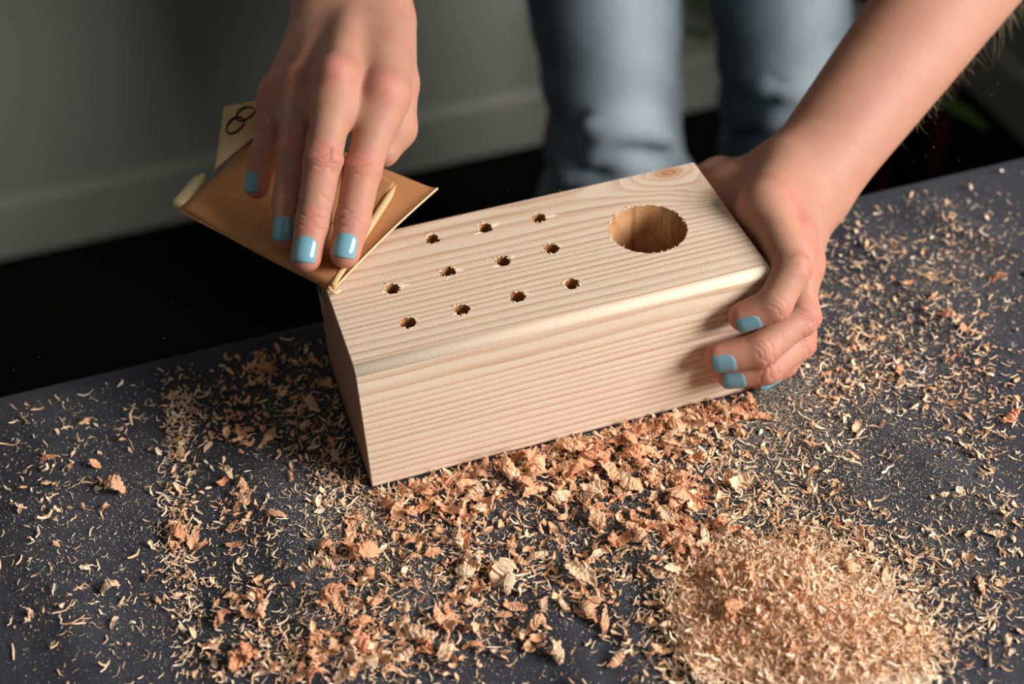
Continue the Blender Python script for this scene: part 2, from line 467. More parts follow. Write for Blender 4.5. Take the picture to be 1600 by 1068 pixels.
# ------------------------------------------------------------------ the block
HOLES = [(0.0319, 0.0241), (0.0590, 0.0242), (0.0875, 0.0242), (0.1157, 0.0241),
         (0.0311, 0.0512), (0.0606, 0.0540), (0.0890, 0.0530), (0.1152, 0.0538),
         (0.0320, 0.0830), (0.0605, 0.0826), (0.0885, 0.0818), (0.1171, 0.0798)]
HR = 0.0041
BIG = (0.1670, 0.0520); BIGR = 0.0202
block_root = tag(empty('wooden_block', (BL / 2, BW / 2, 0)), 'rectangular pine block with rows of pencil holes and one big round hole', 'wood block')
def build_block():
    bm = bmesh.new(); box_bm(bm, (0, 0, 0), (BL, BW, BH))
    bm.edges.ensure_lookup_table()
    def is_edge(e, c0, c1):
        return all(abs(v.co.y - c0) < 1e-6 and abs(v.co.z - c1) < 1e-6 for v in e.verts)
    big = [e for e in bm.edges if is_edge(e, 0, BH)]
    bmesh.ops.bevel(bm, geom=big, offset=0.0044, segments=6, profile=0.5, affect='EDGES')
    low = [e for e in bm.edges if is_edge(e, 0, 0) or is_edge(e, BW, 0) or is_edge(e, BW, BH)]
    bmesh.ops.bevel(bm, geom=low, offset=0.0022, segments=3, profile=0.5, affect='EDGES')
    bm.edges.ensure_lookup_table()
    ends = [e for e in bm.edges if len(e.link_faces) == 2 and e.calc_face_angle(0) > 1.2]
    bmesh.ops.bevel(bm, geom=ends, offset=0.0005, segments=1, affect='EDGES')
    tmp = bpy.data.objects.new('tmp_block', from_bm('tmp_block', bm)); COL.objects.link(tmp)
    cb = bmesh.new()
    for i, (hx, hy) in enumerate(HOLES + [BIG]):
        if i == 8: continue                      # nothing shows of it under the sandpaper
        R = HR if i < len(HOLES) else BIGR; dep = 0.052 if i < len(HOLES) else 0.058
        n = 28 if i < len(HOLES) else 96
        r = bmesh.ops.create_cone(cb, cap_ends=True, segments=n, radius1=R, radius2=R, depth=dep)
        rr = random.Random(i)
        for v in r['verts']:
            a = math.atan2(v.co.y, v.co.x)
            j = 1 + (0.05 if i < len(HOLES) else 0.004) * math.sin(3 * a + i) + (rr.uniform(-0.06, 0.06) if i < len(HOLES) else rr.uniform(-0.003, 0.003))
            v.co.x *= j; v.co.y *= j
            v.co += Vector((hx, hy, BH + 0.004 - dep / 2))
    cut = bpy.data.objects.new('tmp_cut', from_bm('tmp_cut', cb)); COL.objects.link(cut)
    md = tmp.modifiers.new('b', 'BOOLEAN'); md.operation = 'DIFFERENCE'; md.object = cut; md.solver = 'EXACT'
    dg = bpy.context.evaluated_depsgraph_get()
    me = bpy.data.meshes.new_from_object(tmp.evaluated_get(dg)); me.name = 'beam'
    for o in (tmp, cut): bpy.data.objects.remove(o)
    me.materials.clear()
    o = link('beam', me, M['wood'], smooth=False)
    # smooth only the rounded arrises and hole walls
    for p in me.polygons:
        n = p.normal
        p.use_smooth = max(abs(n.x), abs(n.y), abs(n.z)) < 0.995
    at = me.attributes.new('bored', 'FLOAT', 'FACE')
    bv = []
    for p in me.polygons:
        c = p.center
        ins = any(math.hypot(c.x - hx, c.y - hy) < HR * 1.12 for hx, hy in HOLES) or math.hypot(c.x - BIG[0], c.y - BIG[1]) < BIGR * 1.01
        bv.append(1.0 if ins and c.z < BH - 0.0004 else 0.0)
        if bv[-1] and math.hypot(c.x - BIG[0], c.y - BIG[1]) > BIGR * 1.05: p.use_smooth = False
    at.data.foreach_set('value', bv)
    adopt(block_root, o)
build_block()

def splinter_rim(hx, hy, R, seed, n, lmax, chip):
    """torn wood fibres standing round a drilled hole; a few bigger chips lie along the grain"""
    rr = random.Random(seed); bm = bmesh.new()
    def sliver(p, d, L, w, lift, curl):
        d = Vector(d).normalized(); s = d.cross(Vector((0, 0, 1))).normalized()
        pts = []
        for i in range(4):
            t = i / 3
            c = Vector(p) + d * L * t + Vector((0, 0, lift * t + curl * t * t))
            ww = w * (1 - 0.85 * t) * (0.8 if i == 0 else 1)
            pts.append((c + s * ww, c - s * ww, c + Vector((0, 0, 0.35 * w + 0.00008))))
        vs = [[bm.verts.new(q) for q in tr] for tr in pts]
        for a, b in zip(vs[:-1], vs[1:]):
            for i in range(3):
                bm.faces.new((a[i], a[(i + 1) % 3], b[(i + 1) % 3], b[i]))
        bm.faces.new(vs[0]); bm.faces.new(vs[-1][::-1])
    for i in range(n):
        a = rr.uniform(0, 2 * math.pi)
        p = (hx + R * math.cos(a) * 0.99, hy + R * math.sin(a) * 0.99, BH - 0.0003)
        d = (math.cos(a) * rr.uniform(-0.5, 1) + rr.uniform(-.8, .8), math.sin(a) * rr.uniform(-0.5, 1) + rr.uniform(-.8, .8), 0)
        if abs(d[0]) + abs(d[1]) < 0.05: continue
        sliver(p, d, rr.uniform(0.25, 0.8) * lmax, rr.uniform(0.00025, 0.0008), rr.uniform(0.0000, 0.0007), rr.uniform(-0.0003, 0.0003))
    if chip:
        for a, L, w in chip:
            p = (hx + R * math.cos(a) * 0.9, hy + R * math.sin(a) * 0.9, BH - 0.0002)
            for q in range(3):
                pp = (p[0] + rr.uniform(-.0004, .0004), p[1] + rr.uniform(-1, 1) * w * .7, p[2])
                sliver(pp, (math.cos(a), math.sin(a) * 0.35 + rr.uniform(-.12, .12), 0), L * rr.uniform(.5, .95), w * rr.uniform(.45, .8), rr.uniform(.0001, .0005), -0.0003)
    o = link('torn_fibres', from_bm('torn_fibres', bm), M['fibre'], smooth=False)
    o['kind'] = 'stuff'
    adopt(block_root, o)
CHIPS = {0: [], 1: [(3.6, .0035, .0007)], 2: [(0.1, .003, .0009)], 3: [(3.4, .002, .0005)], 4: [(0.15, .0062, .0015), (3.3, .003, .0009)],
         5: [(0.0, .0045, .0012), (4.4, .0035, .0011)], 6: [(0.4, .004, .0008), (3.9, .004, .0012)], 7: [(0.2, .002, .0006)],
         8: [], 9: [], 10: [(0.2, .0050, .0014), (3.7, .004, .0012)], 11: [(0.05, .0075, .0016)]}
for i, (hx, hy) in enumerate(HOLES):
    if i == 8: continue                          # lies under the sandpaper
    splinter_rim(hx, hy, HR, 40 + i, 24, 0.0020, CHIPS.get(i))
def big_rim():
    rr = random.Random(3)
    bm = bmesh.new()
    splinter_rim(BIG[0], BIG[1], BIGR, 99, 90, 0.0018, None)
big_rim()

# ------------------------------------------------------------------ signed distance modelling
def cone_sdf(P, a, b, ra, rb):
    d = b - a; L2 = float(d @ d) + 1e-12
    q = P - a.astype(np.float32)
    t = np.clip((q @ d.astype(np.float32)) / L2, 0, 1)
    return np.linalg.norm(q - t[:, None] * d.astype(np.float32), axis=1) - (ra + (rb - ra) * t)
def smin(a, b, k):
    h = np.maximum(k - np.abs(a - b), 0) / k
    return np.minimum(a, b) - h * h * k * 0.25
def chain_sdf(P, pts, rad, k=0.003):
    out = None
    for i in range(len(pts) - 1):
        d = cone_sdf(P, pts[i], pts[i + 1], rad[i], rad[i + 1])
        out = d if out is None else smin(out, d, k)
    return out

def polygonize(sdf, lo, hi, h, B=12):
    """dense signed distance grid filled only near the surface, then naive surface nets"""
    lo = np.asarray(lo, float); n = np.ceil((np.asarray(hi) - lo) / h / B).astype(int) * B + 1
    G = np.full(n, 1.0, np.float32)
    nb = (n - 1) // B
    ci = np.stack(np.meshgrid(*[np.arange(k) for k in nb], indexing='ij'), -1).reshape(-1, 3)
    cen = (lo + (ci * B + B / 2) * h).astype(np.float32)
    dc = sdf(cen)
    rad = B * h * 0.5 * 1.74 + 2 * h
    for b in ci[dc < -rad]:
        G[b[0] * B:(b[0] + 1) * B + 1, b[1] * B:(b[1] + 1) * B + 1, b[2] * B:(b[2] + 1) * B + 1] = -1
    act = ci[np.abs(dc) <= rad]
    loc = np.stack(np.meshgrid(*[np.arange(B + 1)] * 3, indexing='ij'), -1).reshape(-1, 3)
    for s in range(0, len(act), 250):
        a = act[s:s + 250]
        gi = (a[:, None, :] * B + loc[None]).reshape(-1, 3)
        d = sdf((lo + gi * h).astype(np.float32))
        G[gi[:, 0], gi[:, 1], gi[:, 2]] = d
    S = G < 0
    c = np.zeros(np.array(n) - 1, np.uint8)
    for i in (0, 1):
        for j in (0, 1):
            for k in (0, 1):
                c += S[i:n[0] - 1 + i, j:n[1] - 1 + j, k:n[2] - 1 + k]
    cells = np.argwhere((c > 0) & (c < 8))
    vid = np.full(c.shape, -1, np.int32); vid[tuple(cells.T)] = np.arange(len(cells))
    acc = np.zeros((len(cells), 3)); cnt = np.zeros(len(cells))
    corners = [np.array(x) for x in ((0, 0, 0), (1, 0, 0), (0, 1, 0), (0, 0, 1), (1, 1, 0), (1, 0, 1), (0, 1, 1), (1, 1, 1))]
    for i, ca in enumerate(corners):
        for cb in corners[i + 1:]:
            if np.abs(ca - cb).sum() != 1: continue
            ga = G[tuple((cells + ca).T)]; gb = G[tuple((cells + cb).T)]
            m = (ga < 0) != (gb < 0)
            t = np.where(m, ga / (ga - gb + 1e-20), 0)[:, None]
            acc += np.where(m[:, None], ca + t * (cb - ca), 0); cnt += m
    verts = lo + (cells + acc / cnt[:, None]) * h
    quads = []
    for ax in range(3):
        u, w = (ax + 1) % 3, (ax + 2) % 3
        sl0 = [slice(1, -1)] * 3; sl1 = [slice(1, -1)] * 3
        sl0[ax] = slice(0, n[ax] - 1); sl1[ax] = slice(1, n[ax])
        A = S[tuple(sl0)]; Bv = S[tuple(sl1)]
        e = np.argwhere(A != Bv)
        flip = A[tuple(e.T)]
        off = np.ones(3, int); off[ax] = 0
        e = e + off
        du = np.zeros(3, int); du[u] = 1; dw = np.zeros(3, int); dw[w] = 1
        q = np.stack([vid[tuple(x.T)] for x in (e, e - du, e - du - dw, e - dw)], -1)
        q[~flip] = q[~flip][:, ::-1]
        quads.append(q)
    quads = np.concatenate(quads); quads = quads[(quads >= 0).all(1)]
    # light smoothing
    for _ in range(2):
        s = np.zeros_like(verts); k = np.zeros(len(verts))
        for a, b in ((0, 1), (1, 2), (2, 3), (3, 0)):
            np.add.at(s, quads[:, a], verts[quads[:, b]]); np.add.at(k, quads[:, a], 1)
            np.add.at(s, quads[:, b], verts[quads[:, a]]); np.add.at(k, quads[:, b], 1)
        verts = 0.5 * verts + 0.5 * s / np.maximum(k, 1)[:, None]
    return verts, quads

def grad(sdf, P, e=0.0004):
    g = np.zeros((len(P), 3))
    for i in range(3):
        d = np.zeros(3); d[i] = e
        g[:, i] = sdf((P + d).astype(np.float32)) - sdf((P - d).astype(np.float32))
    return g / (np.linalg.norm(g, axis=1, keepdims=True) + 1e-12)
def unit(v): return v / np.linalg.norm(v)

# ------------------------------------------------------------------ the hands
def hand_model(fingers, rads, thumb, trad, palm, extra, dors):
    """fingers: four lists MCP, PIP, DIP, TIP; palm / extra: cones (a, b, ra, rb, k)"""
    def sdf(P):
        fs = None
        for f, r in zip(fingers, rads):
            d = chain_sdf(P, f, r, 0.0025)
            fs = d if fs is None else smin(fs, d, 0.0014)
        d = chain_sdf(P, thumb, trad, 0.004)
        pal = None
        for a, b, ra, rb, k in palm:
            c = cone_sdf(P, a, b, ra, rb)
            pal = c if pal is None else smin(pal, c, k)
        out = smin(fs, pal, 0.0075)
        out = smin(out, d, 0.007)
        for a, b, ra, rb, k in extra:
            out = smin(out, cone_sdf(P, a, b, ra, rb), k)
        return out
    return sdf

def skin_details(P, sdf, fingers, rads, dors, knuckle_red=0.55, tip_red=0.4):
    """creases over the finger joints and the redness of knuckles and fingertips"""
    N = grad(sdf, P)
    red = np.zeros(len(P)); disp = np.zeros(len(P))
    r2 = np.random.default_rng(3)
    for f, r, n0 in zip(fingers, rads, dors):
        for j, (amp, w, offs, rk) in ((1, (0.00046, 0.00080, (-0.0052, -0.0031, -0.0012, 0.0010, 0.0030, 0.0050), 0.55)),
                                      (2, (0.00034, 0.00075, (-0.0020, 0.0, 0.0020), 0.35)),
                                      (0, (0, 1, (), 0.6))):
            J = f[j]; ax = unit(f[min(j + 1, 3)] - f[max(j - 1, 0)])
            n = unit(n0 - ax * (n0 @ ax)); s = np.cross(ax, n)
            q = P - J; dist = np.linalg.norm(q, axis=1)
            m = dist < 0.022
            t = q[m] @ ax; u = q[m] @ s; up = q[m] @ n
            wd = sstep(0.1 * r[j], 0.75 * r[j], up)
            red[m] += rk * knuckle_red / 0.55 * np.exp(-(np.linalg.norm(q[m] - n * r[j] * 0.9, axis=1) / (0.0085 if j else 0.0105)) ** 2) * wd
            for o in offs:
                tt = t - o * (1 + 9 * abs(o) * 0) - 0.0007 * np.sin(u * 900 + o * 3000) - np.sign(o) * 18 * u * u
                disp[m] -= amp * np.exp(-(tt / w) ** 2) * wd * r2.uniform(0.6, 1.1)
            if j == 1:                            # skin bunches a little over the joint
                disp[m] += 0.0007 * np.exp(-(t / 0.005) ** 2) * wd
        d = np.linalg.norm(P - f[3], axis=1)
        red += tip_red * np.exp(-(d / 0.010) ** 2)
    return P + N * disp[:, None], np.clip(red, 0, 0.85)

def make_nail(sdf, tip, dip, r, n0, mat, v0=-0.0078, v1=0.0048, w0=0.0054):
    a = unit(tip - dip); n = unit(n0 - a * (n0 @ a)); s = np.cross(a, n)
    nu, nv = 13, 19
    U = np.linspace(-1, 1, nu); W = np.linspace(0, 1, nv) ** 1.5
    pts = []
    for w in W:
        base = 1.0 if w > 0.30 else math.sqrt(max(1 - ((0.30 - w) / 0.30) ** 2, 0.0))
        half = w0 * (0.25 + 0.75 * base) * (1 - 0.06 * max(0, w - 0.5))
        for u in U:
            v = v0 + (v1 - v0) * w - 0.0011 * (u * u) * (1 if w > 0.6 else 0) * (w - 0.6) / 0.4
            pts.append((u * half, v, u, w))
    pts = np.array(pts)
    O = tip + pts[:, :1] * s + pts[:, 1:2] * a
    hgt = np.full(len(O), 2.2 * r)
    for _ in range(60):
        d = sdf((O + hgt[:, None] * n).astype(np.float32))
        hgt -= np.clip(d, -0.002, 0.01) * 0.85
    hgt = hgt.reshape(nv, nu)
    # the plate stays a smooth arch: keep it from following the tip downwards
    arch = hgt.copy()
    for j in range(nv):
        c = hgt[j, nu // 2]
        arch[j] = c - (np.abs(U) ** 2.2) * (c - (hgt[j, 0] + hgt[j, -1]) / 2)
    mid = arch[:, nu // 2]; ref = mid[int(nv * 0.55)]; slope = (mid[int(nv * 0.55)] - mid[int(nv * 0.2)]) / (nv * 0.35)
    for j in range(nv):
        lin_h = ref + slope * (j - nv * 0.55) - 0.00002 * (max(0, j - nv * 0.55)) ** 2
        if j > nv * 0.55:
            arch[j] += 0.75 * max(0, lin_h - mid[j])
    w = pts[:, 3].reshape(nv, nu); u = pts[:, 2].reshape(nv, nu)
    lift = 0.00045 * (1 - 0.5 * np.abs(u) ** 4) * np.clip(w / 0.12, -0.2, 1)
    topv = O + (arch + lift).reshape(-1, 1) * n
    botv = O + (arch + lift - 0.0011).reshape(-1, 1) * n
    vs = np.concatenate([topv, botv]); K = nu * nv
    fs = []
    for j in range(nv - 1):
        for i in range(nu - 1):
            q = (j * nu + i, j * nu + i + 1, (j + 1) * nu + i + 1, (j + 1) * nu + i)
            fs.append(q); fs.append(tuple(x + K for x in q[::-1]))
    rim = [j * nu for j in range(nv)] + [(nv - 1) * nu + i for i in range(1, nu)] + [j * nu + nu - 1 for j in range(nv - 2, -1, -1)] + [i for i in range(nu - 2, 0, -1)]
    for x, y in zip(rim, rim[1:] + rim[:1]): fs.append((x, y, y + K, x + K))
    bmm = bmesh.new(); bv = [bmm.verts.new(v) for v in vs]
    for f in fs: bmm.faces.new([bv[i] for i in f])
    return link('fingernail', from_bm('fingernail', bmm), mat)

# --- right hand (pressing the sandpaper), joints MCP, PIP, DIP, TIP
def J(*l): return [Pd(*q) for q in l]
RF = [J((600, 150, .728), (566, 268, .718), (551, 345, .711), (539, 395, .706)),
      J((527, 124, .722), (504, 252, .710), (488, 350, .709), (478, 401, .705)),
      J((470, 140, .737), (459, 236, .728), (450, 315, .721), (446, 366, .718)),
      J((437, 150, .750), (425, 197, .747), (409, 250, .744), (401, 291, .742))]
RR = [[.0105, .0094, .0086, .0076], [.0105, .0092, .0086, .0078], [.0098, .0084, .0078, .0072], [.0088, .0076, .0070, .0064]]
R_WR = Pd(552, -6, .785)
R_ELB = V(.085, .425, .235)
R_T = J((606, 40, .775), (618, 130, .757), (618, 200, .752), (598, 234, .748))
R_TR = [.0130, .0120, .0108, .0092]
fw = unit(R_ELB - R_WR)
sideR = unit(Pd(620, 0, .785) - Pd(480, 0, .785))
R_W1 = R_WR + sideR * .0085; R_W2 = R_WR - sideR * .0105
mids = [R_WR + sideR * x - fw * .004 for x in (.0125, .0035, -.006, -.0150)]
R_PALM = [(mids[i], RF[i][0], .0150 if i < 3 else .0138, r, .008) for i, r in enumerate((.0115, .0112, .0106, .0098))]
R_PALM += [(RF[i][0] * .72 + RF[i][1] * .28 + V(0, 0, -.002), RF[i + 1][0] * .72 + RF[i + 1][1] * .28 + V(0, 0, -.002), .0082, .0080, .008) for i in (0, 1, 2)]
R_PALM += [(R_T[0], RF[0][0], .013, .0085, .012), (mids[3] + V(0, 0, -.010), RF[3][0] + V(0.002, 0.004, -.012), .0135, .0085, .012)]
def dorsal_bump(J0, n, r, amt): return (J0 + n * amt, J0 + n * amt * 0.9 + V(0, 0.002, 0), r, r, .006)
upR = unit(V(-0.1, -0.45, .9))
R_EXTRA = [(R_W1, R_ELB + sideR * .010, .0170, .0330, .020), (R_W2, R_ELB - sideR * .010, .0165, .0320, .020)]
R_EXTRA += [dorsal_bump(RF[i][0], upR, .0072, a) for i, a in ((0, .0062), (1, .0068), (2, .0054), (3, .0040))]
# tendons on the back of the hand
R_EXTRA += [(RF[i][0] + upR * .0080, RF[i][0] * 0.30 + (mids[i] + upR * .008) * 0.70, .0036, .0026, .005) for i in (0, 1, 2)]
R_DORS = [V(-.12, -.60, .78), V(-.18, -.60, .78), V(-.30, -.55, .75), V(-.62, -.40, .66)]
sdfR = hand_model(RF, RR, R_T, R_TR, R_PALM, R_EXTRA, R_DORS)

# --- left hand (gripping the end of the block)
LF = [[V(.2290, .0450, .0850), V(.2222, -.0010, .0800), V(.2085, -.0118, .0700), V(.1938, -.0088, .0640)],
      [V(.2385, .0320, .0715), V(.2300, -.0030, .0487), V(.2020, -.0150, .0440), V(.1825, -.0092, .0404)],
      [V(.2450, .0300, .0530), V(.2290, -.0045, .0310), V(.2060, -.0155, .0305), V(.1890, -.0098, .0268)],
      [V(.2460, .0330, .0340), V(.2370, .0080, .0190), V(.2260, .0020, .0120), V(.2120, -.0010, .0085)]]
LR = [[.0108, .0094, .0088, .0076], [.0110, .0094, .0088, .0078], [.0105, .0088, .0083, .0074], [.0098, .0082, .0075, .0066]]
L_WR = V(.2775, .0880, .0615)
L_ELB = V(.4640, .2010, .1420)
L_T = [V(.2550, .1000, .0540), V(.2370, .1160, .0510), V(.2060, .1135, .0480), V(.1760, .1105, .0440)]
L_TR = [.0125, .0128, .0108, .0092]
fl = unit(L_ELB - L_WR)
sideL = unit(np.cross(fl, RC[2]))                # across the forearm as seen
L_W1 = L_WR + sideL * .0100; L_W2 = L_WR - sideL * .0090
cl = [V(.2610, .0860, .0700), V(.2660, .0820, .0640), V(.2700, .0800, .0560), V(.2720, .0800, .0480)]
L_PALM = [(cl[i], LF[i][0], .0155, r, .012) for i, r in enumerate((.0118, .0118, .0115, .0108))]
L_PALM += [(L_T[0], LF[0][0], .013, .0085, .014), (V(.2265, .1080, .0560), V(.2235, .0500, .0680), .0100, .0090, .014), (V(.2300, .0900, .0600), V(.2240, .0300, .0680), .0110, .0095, .014), (V(.2400, .1000, .0560), V(.2500, .0700, .0610), .0115, .0115, .016)]
upL = unit(V(.75, -.35, .55))
L_EXTRA = [(L_W1, L_ELB + sideL * .010, .0172, .0310, .020), (L_W2, L_ELB - sideL * .009, .0172, .0310, .020),
           (L_WR - fl * .01, L_ELB, .0185, .0330, .012)]
L_EXTRA += [dorsal_bump(LF[i][0], upL, .0074, a) for i, a in ((0, .0030), (1, .0036), (2, .0035))]
L_DORS = [V(.05, -1, -.05), V(0, -1, .10), V(.02, -1, .12), V(.75, -.65, .15)]
sdfL = hand_model(LF, LR, L_T, L_TR, L_PALM, L_EXTRA, L_DORS)

person = tag(empty('person', (0.42, 0.62, FZ)), 'person in blue jeans bending over the table, sanding with one hand and steadying the block', 'person')
R_SH = V(.225, .475, .455); L_SH = V(.575, .475, .440)
CHEST = (R_SH + L_SH) / 2 + V(0, .03, -.03); HIP = V(.455, .700, .120)
NECK = (R_SH + L_SH) / 2 + V(-.005, -.02, .05); HEAD = NECK + V(-.03, -.10, .13)

def body_sdf(P):
    d = cone_sdf(P, HIP + V(-.06, 0, 0), CHEST + V(-.07, 0, -.05), .105, .095)
    d = smin(d, cone_sdf(P, HIP + V(.06, 0, 0), CHEST + V(.07, 0, -.05), .105, .095), .05)
    d = smin(d, cone_sdf(P, R_SH + V(.03, 0, 0), L_SH - V(.03, 0, 0), .055, .055), .05)
    d = smin(d, cone_sdf(P, NECK - V(0, -.02, .04), HEAD - V(0, -.02, .06), .052, .046), .03)
    for sh, el in ((R_SH, R_ELB), (L_SH, L_ELB)):
        d = smin(d, cone_sdf(P, sh, el, .046, .036), .025)
    # head, turned down towards the work
    fwd = unit(V(-.25, -.75, -.6)); up = unit(V(-.1, -.55, .8)); up = unit(up - fwd * (up @ fwd)); rt = np.cross(fwd, up)
    q = P - HEAD.astype(np.float32)
    h = np.sqrt(((q @ fwd) / .092) ** 2 + ((q @ up) / .115) ** 2 + ((q @ rt) / .074) ** 2)
    d = smin(d, ((h - 1) * .08).astype(np.float32), .02)
    d = smin(d, cone_sdf(P, HEAD + fwd * .045 - up * .075, HEAD + fwd * .068 - up * .088, .036, .020), .025)    # jaw, chin
    d = smin(d, cone_sdf(P, HEAD + fwd * .088 + up * .006, HEAD + fwd * .108 - up * .030, .007, .012), .008)     # nose
    for s in (-1, 1):
        d = smin(d, cone_sdf(P, HEAD + rt * .073 * s + up * .012, HEAD + rt * .076 * s - up * .025, .012, .008), .006)   # ears
        d = -smin(-d, cone_sdf(P, HEAD + fwd * .094 + rt * .030 * s + up * .008, HEAD + fwd * .094 + rt * .034 * s + up * .008, .011, .010) * 1.0 + 0.0, .006) if False else d
    d = smin(d, cone_sdf(P, HEAD + fwd * .092 - up * .058 - rt * .018, HEAD + fwd * .092 - up * .058 + rt * .018, .0075, .0075), .004)  # lips
    return d

def build_person():
    vs, fs, reds = [], [], []; off = 0
    for sdf, fing, rad, dors, lo, hi, kr, tr in (
            (sdfR, RF, RR, R_DORS, (-.045, .045, .075), (.15, .47, .285), .44, .40),
            (sdfL, LF, LR, L_DORS, (.150, -.040, -.004), (.515, .285, .215), .45, .5)):
        v, q = polygonize(sdf, lo, hi, 0.00085)
        v, red = skin_details(v, sdf, fing, rad, dors, kr, tr)
        vs.append(v); fs.append(q + off); reds.append(red); off += len(v)
    v, q = polygonize(body_sdf, (-.02, .15, -.02), (.75, .90, .80), 0.006, 8)
    vs.append(v); fs.append(q + off); reds.append(np.zeros(len(v)))
    me = pydata('body', np.concatenate(vs), np.concatenate(fs))
    a = me.attributes.new('red', 'FLOAT', 'POINT'); a.data.foreach_set('value', np.concatenate(reds).astype(np.float32))
    body = link('body', me, M['skin'])
    parts = [body]
    for i in range(4):
        parts.append(make_nail(sdfR, RF[i][3], RF[i][2], RR[i][3], R_DORS[i], M['nail_gloss'], w0=(.0058, .0058, .0053, .0042)[i], v0=(-.0075, -.0080, -.0075, -.0062)[i]))
    for i in range(4):
        parts.append(make_nail(sdfL, LF[i][3], LF[i][2], LR[i][3], L_DORS[i], M['nail_dusty'] if i < 3 else M['nail_gloss'], w0=(.0056, .0058, .0054, .0046)[i], v0=-.0075))
    g = np.random.default_rng(77); pv = vs[1]
    along = (pv - L_WR) @ fl; sel = np.where((along > .06) & (along < .20))[0]
    nrm_s = grad(sdfL, pv[sel]); out_dir = unit(RC[0] * .75 + RC[1] * .65)
    sel = sel[(nrm_s @ out_dir) > .93]
    hv, hf = [], []
    for i in g.choice(sel, 90, replace=False):
        n0 = grad(sdfL, pv[i:i + 1])[0]; L = g.uniform(.005, .013) * (1.3 if (pv[i] - L_WR) @ fl > .13 else .7)
        d0 = unit(n0 * .7 - fl * g.uniform(.2, .9) + g.normal(0, .25, 3)); bend_ = g.normal(0, .35, 3)
        base = len(hv)
        for j in range(5):
            t = j / 4; c = pv[i] + d0 * L * t + bend_ * L * t * t; r_ = .00006 * (1 - .8 * t)
            for k_ in range(3):
                a_ = k_ * 2.094; hv.append(c + r_ * (math.cos(a_) * RC[0] + math.sin(a_) * RC[1]))
        for j in range(4):
            for k_ in range(3): hf.append((base + j * 3 + k_, base + j * 3 + (k_ + 1) % 3, base + j * 3 + 3 + (k_ + 1) % 3, base + j * 3 + 3 + k_))
    ho = link('arm_hair', pydata('arm_hair', hv, np.array(hf)), M['arm_hair']); ho['kind'] = 'stuff'; parts.append(ho)
    # eyes, hair, shirt, jeans, shoes
    fwd = unit(V(-.25, -.75, -.6)); up = unit(V(-.1, -.55, .8)); up = unit(up - fwd * (up @ fwd)); rt = np.cross(fwd, up)
    def hair_sdf(P):
        q = P - (HEAD + up * .012 - fwd * .012).astype(np.float32)
        h = np.sqrt(((q @ fwd) / .104) ** 2 + ((q @ up) / .124) ** 2 + ((q @ rt) / .090) ** 2)
        d = ((h - 1) * .09).astype(np.float32)
        cut = (q @ fwd) - .050 + np.minimum(0, -(q @ up - .03)) * 0.6
        d = np.maximum(d, cut.astype(np.float32))
        return smin(d, cone_sdf(P, HEAD - fwd * .10 + up * .02, HEAD - fwd * .16 - up * .10, .035, .018), .02)
    v, q = polygonize(hair_sdf, HEAD - .26, HEAD + .26, 0.005, 8)
    parts.append(link('hair', pydata('hair', v, q), M['hair']))
    def shirt_sdf(P):
        d = cone_sdf(P, HIP + V(-.06, 0, -.02), CHEST + V(-.07, 0, -.05), .118, .106)
        d = smin(d, cone_sdf(P, HIP + V(.06, 0, -.02), CHEST + V(.07, 0, -.05), .118, .106), .05)
        d = smin(d, cone_sdf(P, R_SH + V(.03, 0, 0), L_SH - V(.03, 0, 0), .066, .066), .05)
        for sh, el in ((R_SH, R_ELB), (L_SH, L_ELB)):
            m = sh * .30 + el * .70
            d = smin(d, cone_sdf(P, sh, m, .060, .053), .025)
        return d
    v, q = polygonize(shirt_sdf, (-.05, .2, -.06), (.78, .90, .62), 0.006, 8)
    parts.append(link('shirt', pydata('shirt', v, q), M['shirt']))
    KN1, KN2 = V(.378, .640, -.275), V(.572, .655, -.270)
    AN1, AN2 = V(.318, .670, -.665), V(.590, .690, -.665)
    H1, H2 = HIP + V(-.090, .0, -.05), HIP + V(.082, .0, -.05)
    FOLDS = [(V(.330, .578, -.225), V(.400, .572, -.250), .013), (V(.335, .578, -.258), V(.425, .576, -.300), .014),
             (V(.315, .595, -.285), V(.395, .576, -.345), .015), (V(.35, .58, -.350), V(.42, .592, -.375), .012),
             (V(.510, .585, -.225), V(.600, .590, -.275), .011), (V(.525, .590, -.270), V(.62, .595, -.305), .013),
             (V(.315, .60, -.385), V(.38, .595, -.41), .011)]
    def jeans_sdf(P):
        d = cone_sdf(P, HIP + V(-.06, 0, 0), HIP + V(.06, 0, 0), .112, .112)
        for h, k_, a in ((H1, KN1, AN1), (H2, KN2, AN2)):
            d = smin(d, chain_sdf(P, [h, k_, a], [.090, .064, .054], .02), .03)
        for a, b, r in FOLDS:
            d = smin(d, cone_sdf(P, a, b, r, r * .7), .018)
        w = .0045 * np.sin(P[:, 2] * 95 + 4 * np.sin(P[:, 0] * 30) + P[:, 1] * 20) * np.exp(-((P[:, 2] + .33) / .12) ** 2)
        return d + w.astype(np.float32)
    v, q = polygonize(jeans_sdf, (.18, .50, -.735), (.72, .86, .26), 0.005, 8)
    jm = pydata('jeans', v, q)
    fd = np.zeros(len(v))                        # washed pale leg fronts, with shading of the sides put into the colour
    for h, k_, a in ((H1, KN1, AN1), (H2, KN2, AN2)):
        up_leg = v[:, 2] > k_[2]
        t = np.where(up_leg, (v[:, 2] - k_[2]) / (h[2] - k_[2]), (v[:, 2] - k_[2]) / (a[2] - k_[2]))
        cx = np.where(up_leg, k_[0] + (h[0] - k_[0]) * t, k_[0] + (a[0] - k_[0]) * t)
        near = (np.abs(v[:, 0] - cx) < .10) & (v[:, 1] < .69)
        fd = np.maximum(fd, np.where(near, np.exp(-((v[:, 0] - cx - .004) / .040) ** 2), 0))
